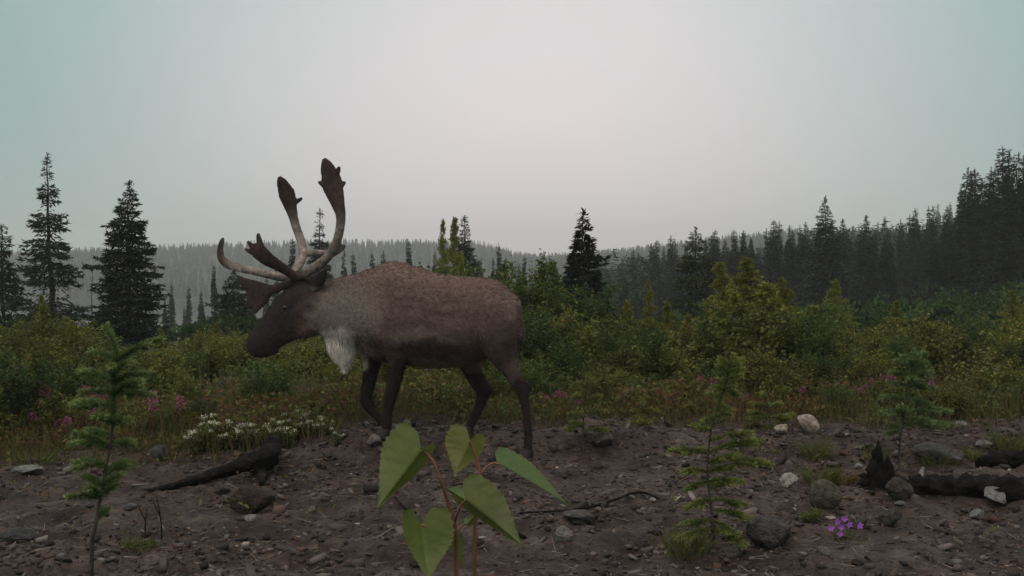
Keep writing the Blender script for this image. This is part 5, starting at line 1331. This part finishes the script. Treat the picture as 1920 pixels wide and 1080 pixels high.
def birch_leaf(base, tip, wl, wr, dep=0.0, tipdep=0.0, dl=.0, dr=.0, col=(.105, .128, .030), lobe=.22, bend=.1, seed=0):
    """ovate toothed leaf; wl / wr: seen half width (px) on the two sides, dl / dr: how far the halves tilt in depth (m)"""
    wl, wr, dl, dr = wr, wl, dr, dl
    rs = np.random.default_rng(seed); B = at(base[0], base[1], YB + dep); T_ = at(tip[0], tip[1], YB + dep + tipdep); ax = T_ - B; k = (YB + dep) / F
    dpx = np.array([tip[0] - base[0], tip[1] - base[1]], float); dpx /= np.linalg.norm(dpx); sl = np.array([dpx[1], -dpx[0]])      # screen-left of the travel direction... pointing right of it on screen
    Wl = np.array([-sl[0] * k * wl, dl, sl[1] * k * wl]); Wr = np.array([sl[0] * k * wr, dr, -sl[1] * k * wr])
    nu, nv = 60, 8; V = []; C = []
    for i in range(nu + 1):
        u = i / nu
        prof = float(np.interp(u, [0, .06, .14, .25, .40, .55, .70, .82, .92, 1], [.80, .93, 1, 1, .90, .68, .43, .23, .09, 0])) * (1 + .035 * (math.sin(u * 88) if .06 < u < .95 else 0))
        for j in range(-nv, nv + 1):
            v = j / nv; back = -lobe * math.exp(-(u / .16) ** 2) * math.sin(min(abs(v) * 1.25, 1.0) * math.pi * .62)
            W_ = Wl if v < 0 else Wr; curl = .10 * abs(v) * (abs(v) - .3)
            P = B + ax * (u + back * .8) + W_ * abs(v) * prof + np.array([0, 1, 0]) * (bend * .06 * math.sin(u * math.pi) - curl * .03 + .0005 * math.sin(u * 44 + abs(v) * -9) * abs(v))
            V.append(P - bs_base); vein = 1.0 + (.22 if abs(j) == 0 else 0) + 0.10 * max(0, math.sin(u * 44 - abs(v) * 9)) ** 6 + .05 * rs.normal()
            C.append(np.asarray(col) * vein * (1 - .12 * u + .06 * rs.normal() * 0))
    n = 2 * nv + 1; i = np.arange(nu)[:, None] * n; j = np.arange(n - 1)[None]
    Q = np.stack([i + j, i + j + 1, i + n + j + 1, i + n + j], -1).reshape(-1, 4)
    a = Acc(); a.add(V, None, Q, np.array(C)); o = link('leaf', a.mesh('leaf', M['birch'], True), birch); return o
birch_leaf((789, 845), (705, 957), 22, 66, -.02, -.03, .02, .03, lobe=.20, seed=1)
birch_leaf((881, 826), (851, 892), 30, 44, .03, -.02, .01, .012, col=(.130, .135, .030), lobe=.34, seed=2)
birch_leaf((933, 869), (1070, 949), 27, 7, .03, -.03, .035, .03, col=(.080, .130, .038), lobe=.10, seed=3)
birch_leaf((873, 937), (984, 1028), 50, 22, -.02, -.03, .02, .025, col=(.098, .115, .030), lobe=.22, seed=4)
birch_leaf((790, 984), (803, 1092), 58, 40, -.025, -.03, .01, .02, lobe=.34, seed=5)
birch_leaf((870, 938), (832, 914), 12, 11, .01, .02, .02, .02, col=(.10, .15, .045), seed=6)
birch_leaf((876, 982), (897, 966), 9, 10, .02, .01, .01, .01, col=(.13, .17, .04), seed=7)
birch_leaf((845, 1010), (868, 1060), 16, 14, .03, .01, .01, .01, col=(.12, .16, .04), seed=8)

# ------------------------------------------------------------------ fog
def haze_box():
    m, nt, N, L, out = new_mat('fog')
    v = N.new('ShaderNodeVolumePrincipled')
    v.inputs['Color'].default_value = (1.0, 0.985, 0.985, 1)
    v.inputs['Density'].default_value = 0.0010
    v.inputs['Anisotropy'].default_value = 0.2
    L.new(v.outputs[0], out.inputs['Volume'])
    lo = np.array([-1240, -100, -10.0]); hi = np.array([1240, 1340, 62.0])
    V = np.array([[(lo, hi)[i][0], (lo, hi)[j][1], (lo, hi)[k][2]] for i in (0, 1) for j in (0, 1) for k in (0, 1)])
    Q = np.array([[0, 1, 3, 2], [4, 6, 7, 5], [0, 4, 5, 1], [2, 3, 7, 6], [0, 2, 6, 4], [1, 5, 7, 3]])
    o = link('haze', mesh_np('haze', V, Q, m)); tag(o, 'even grey fog filling the valley', 'fog', kind='stuff')
haze_box()
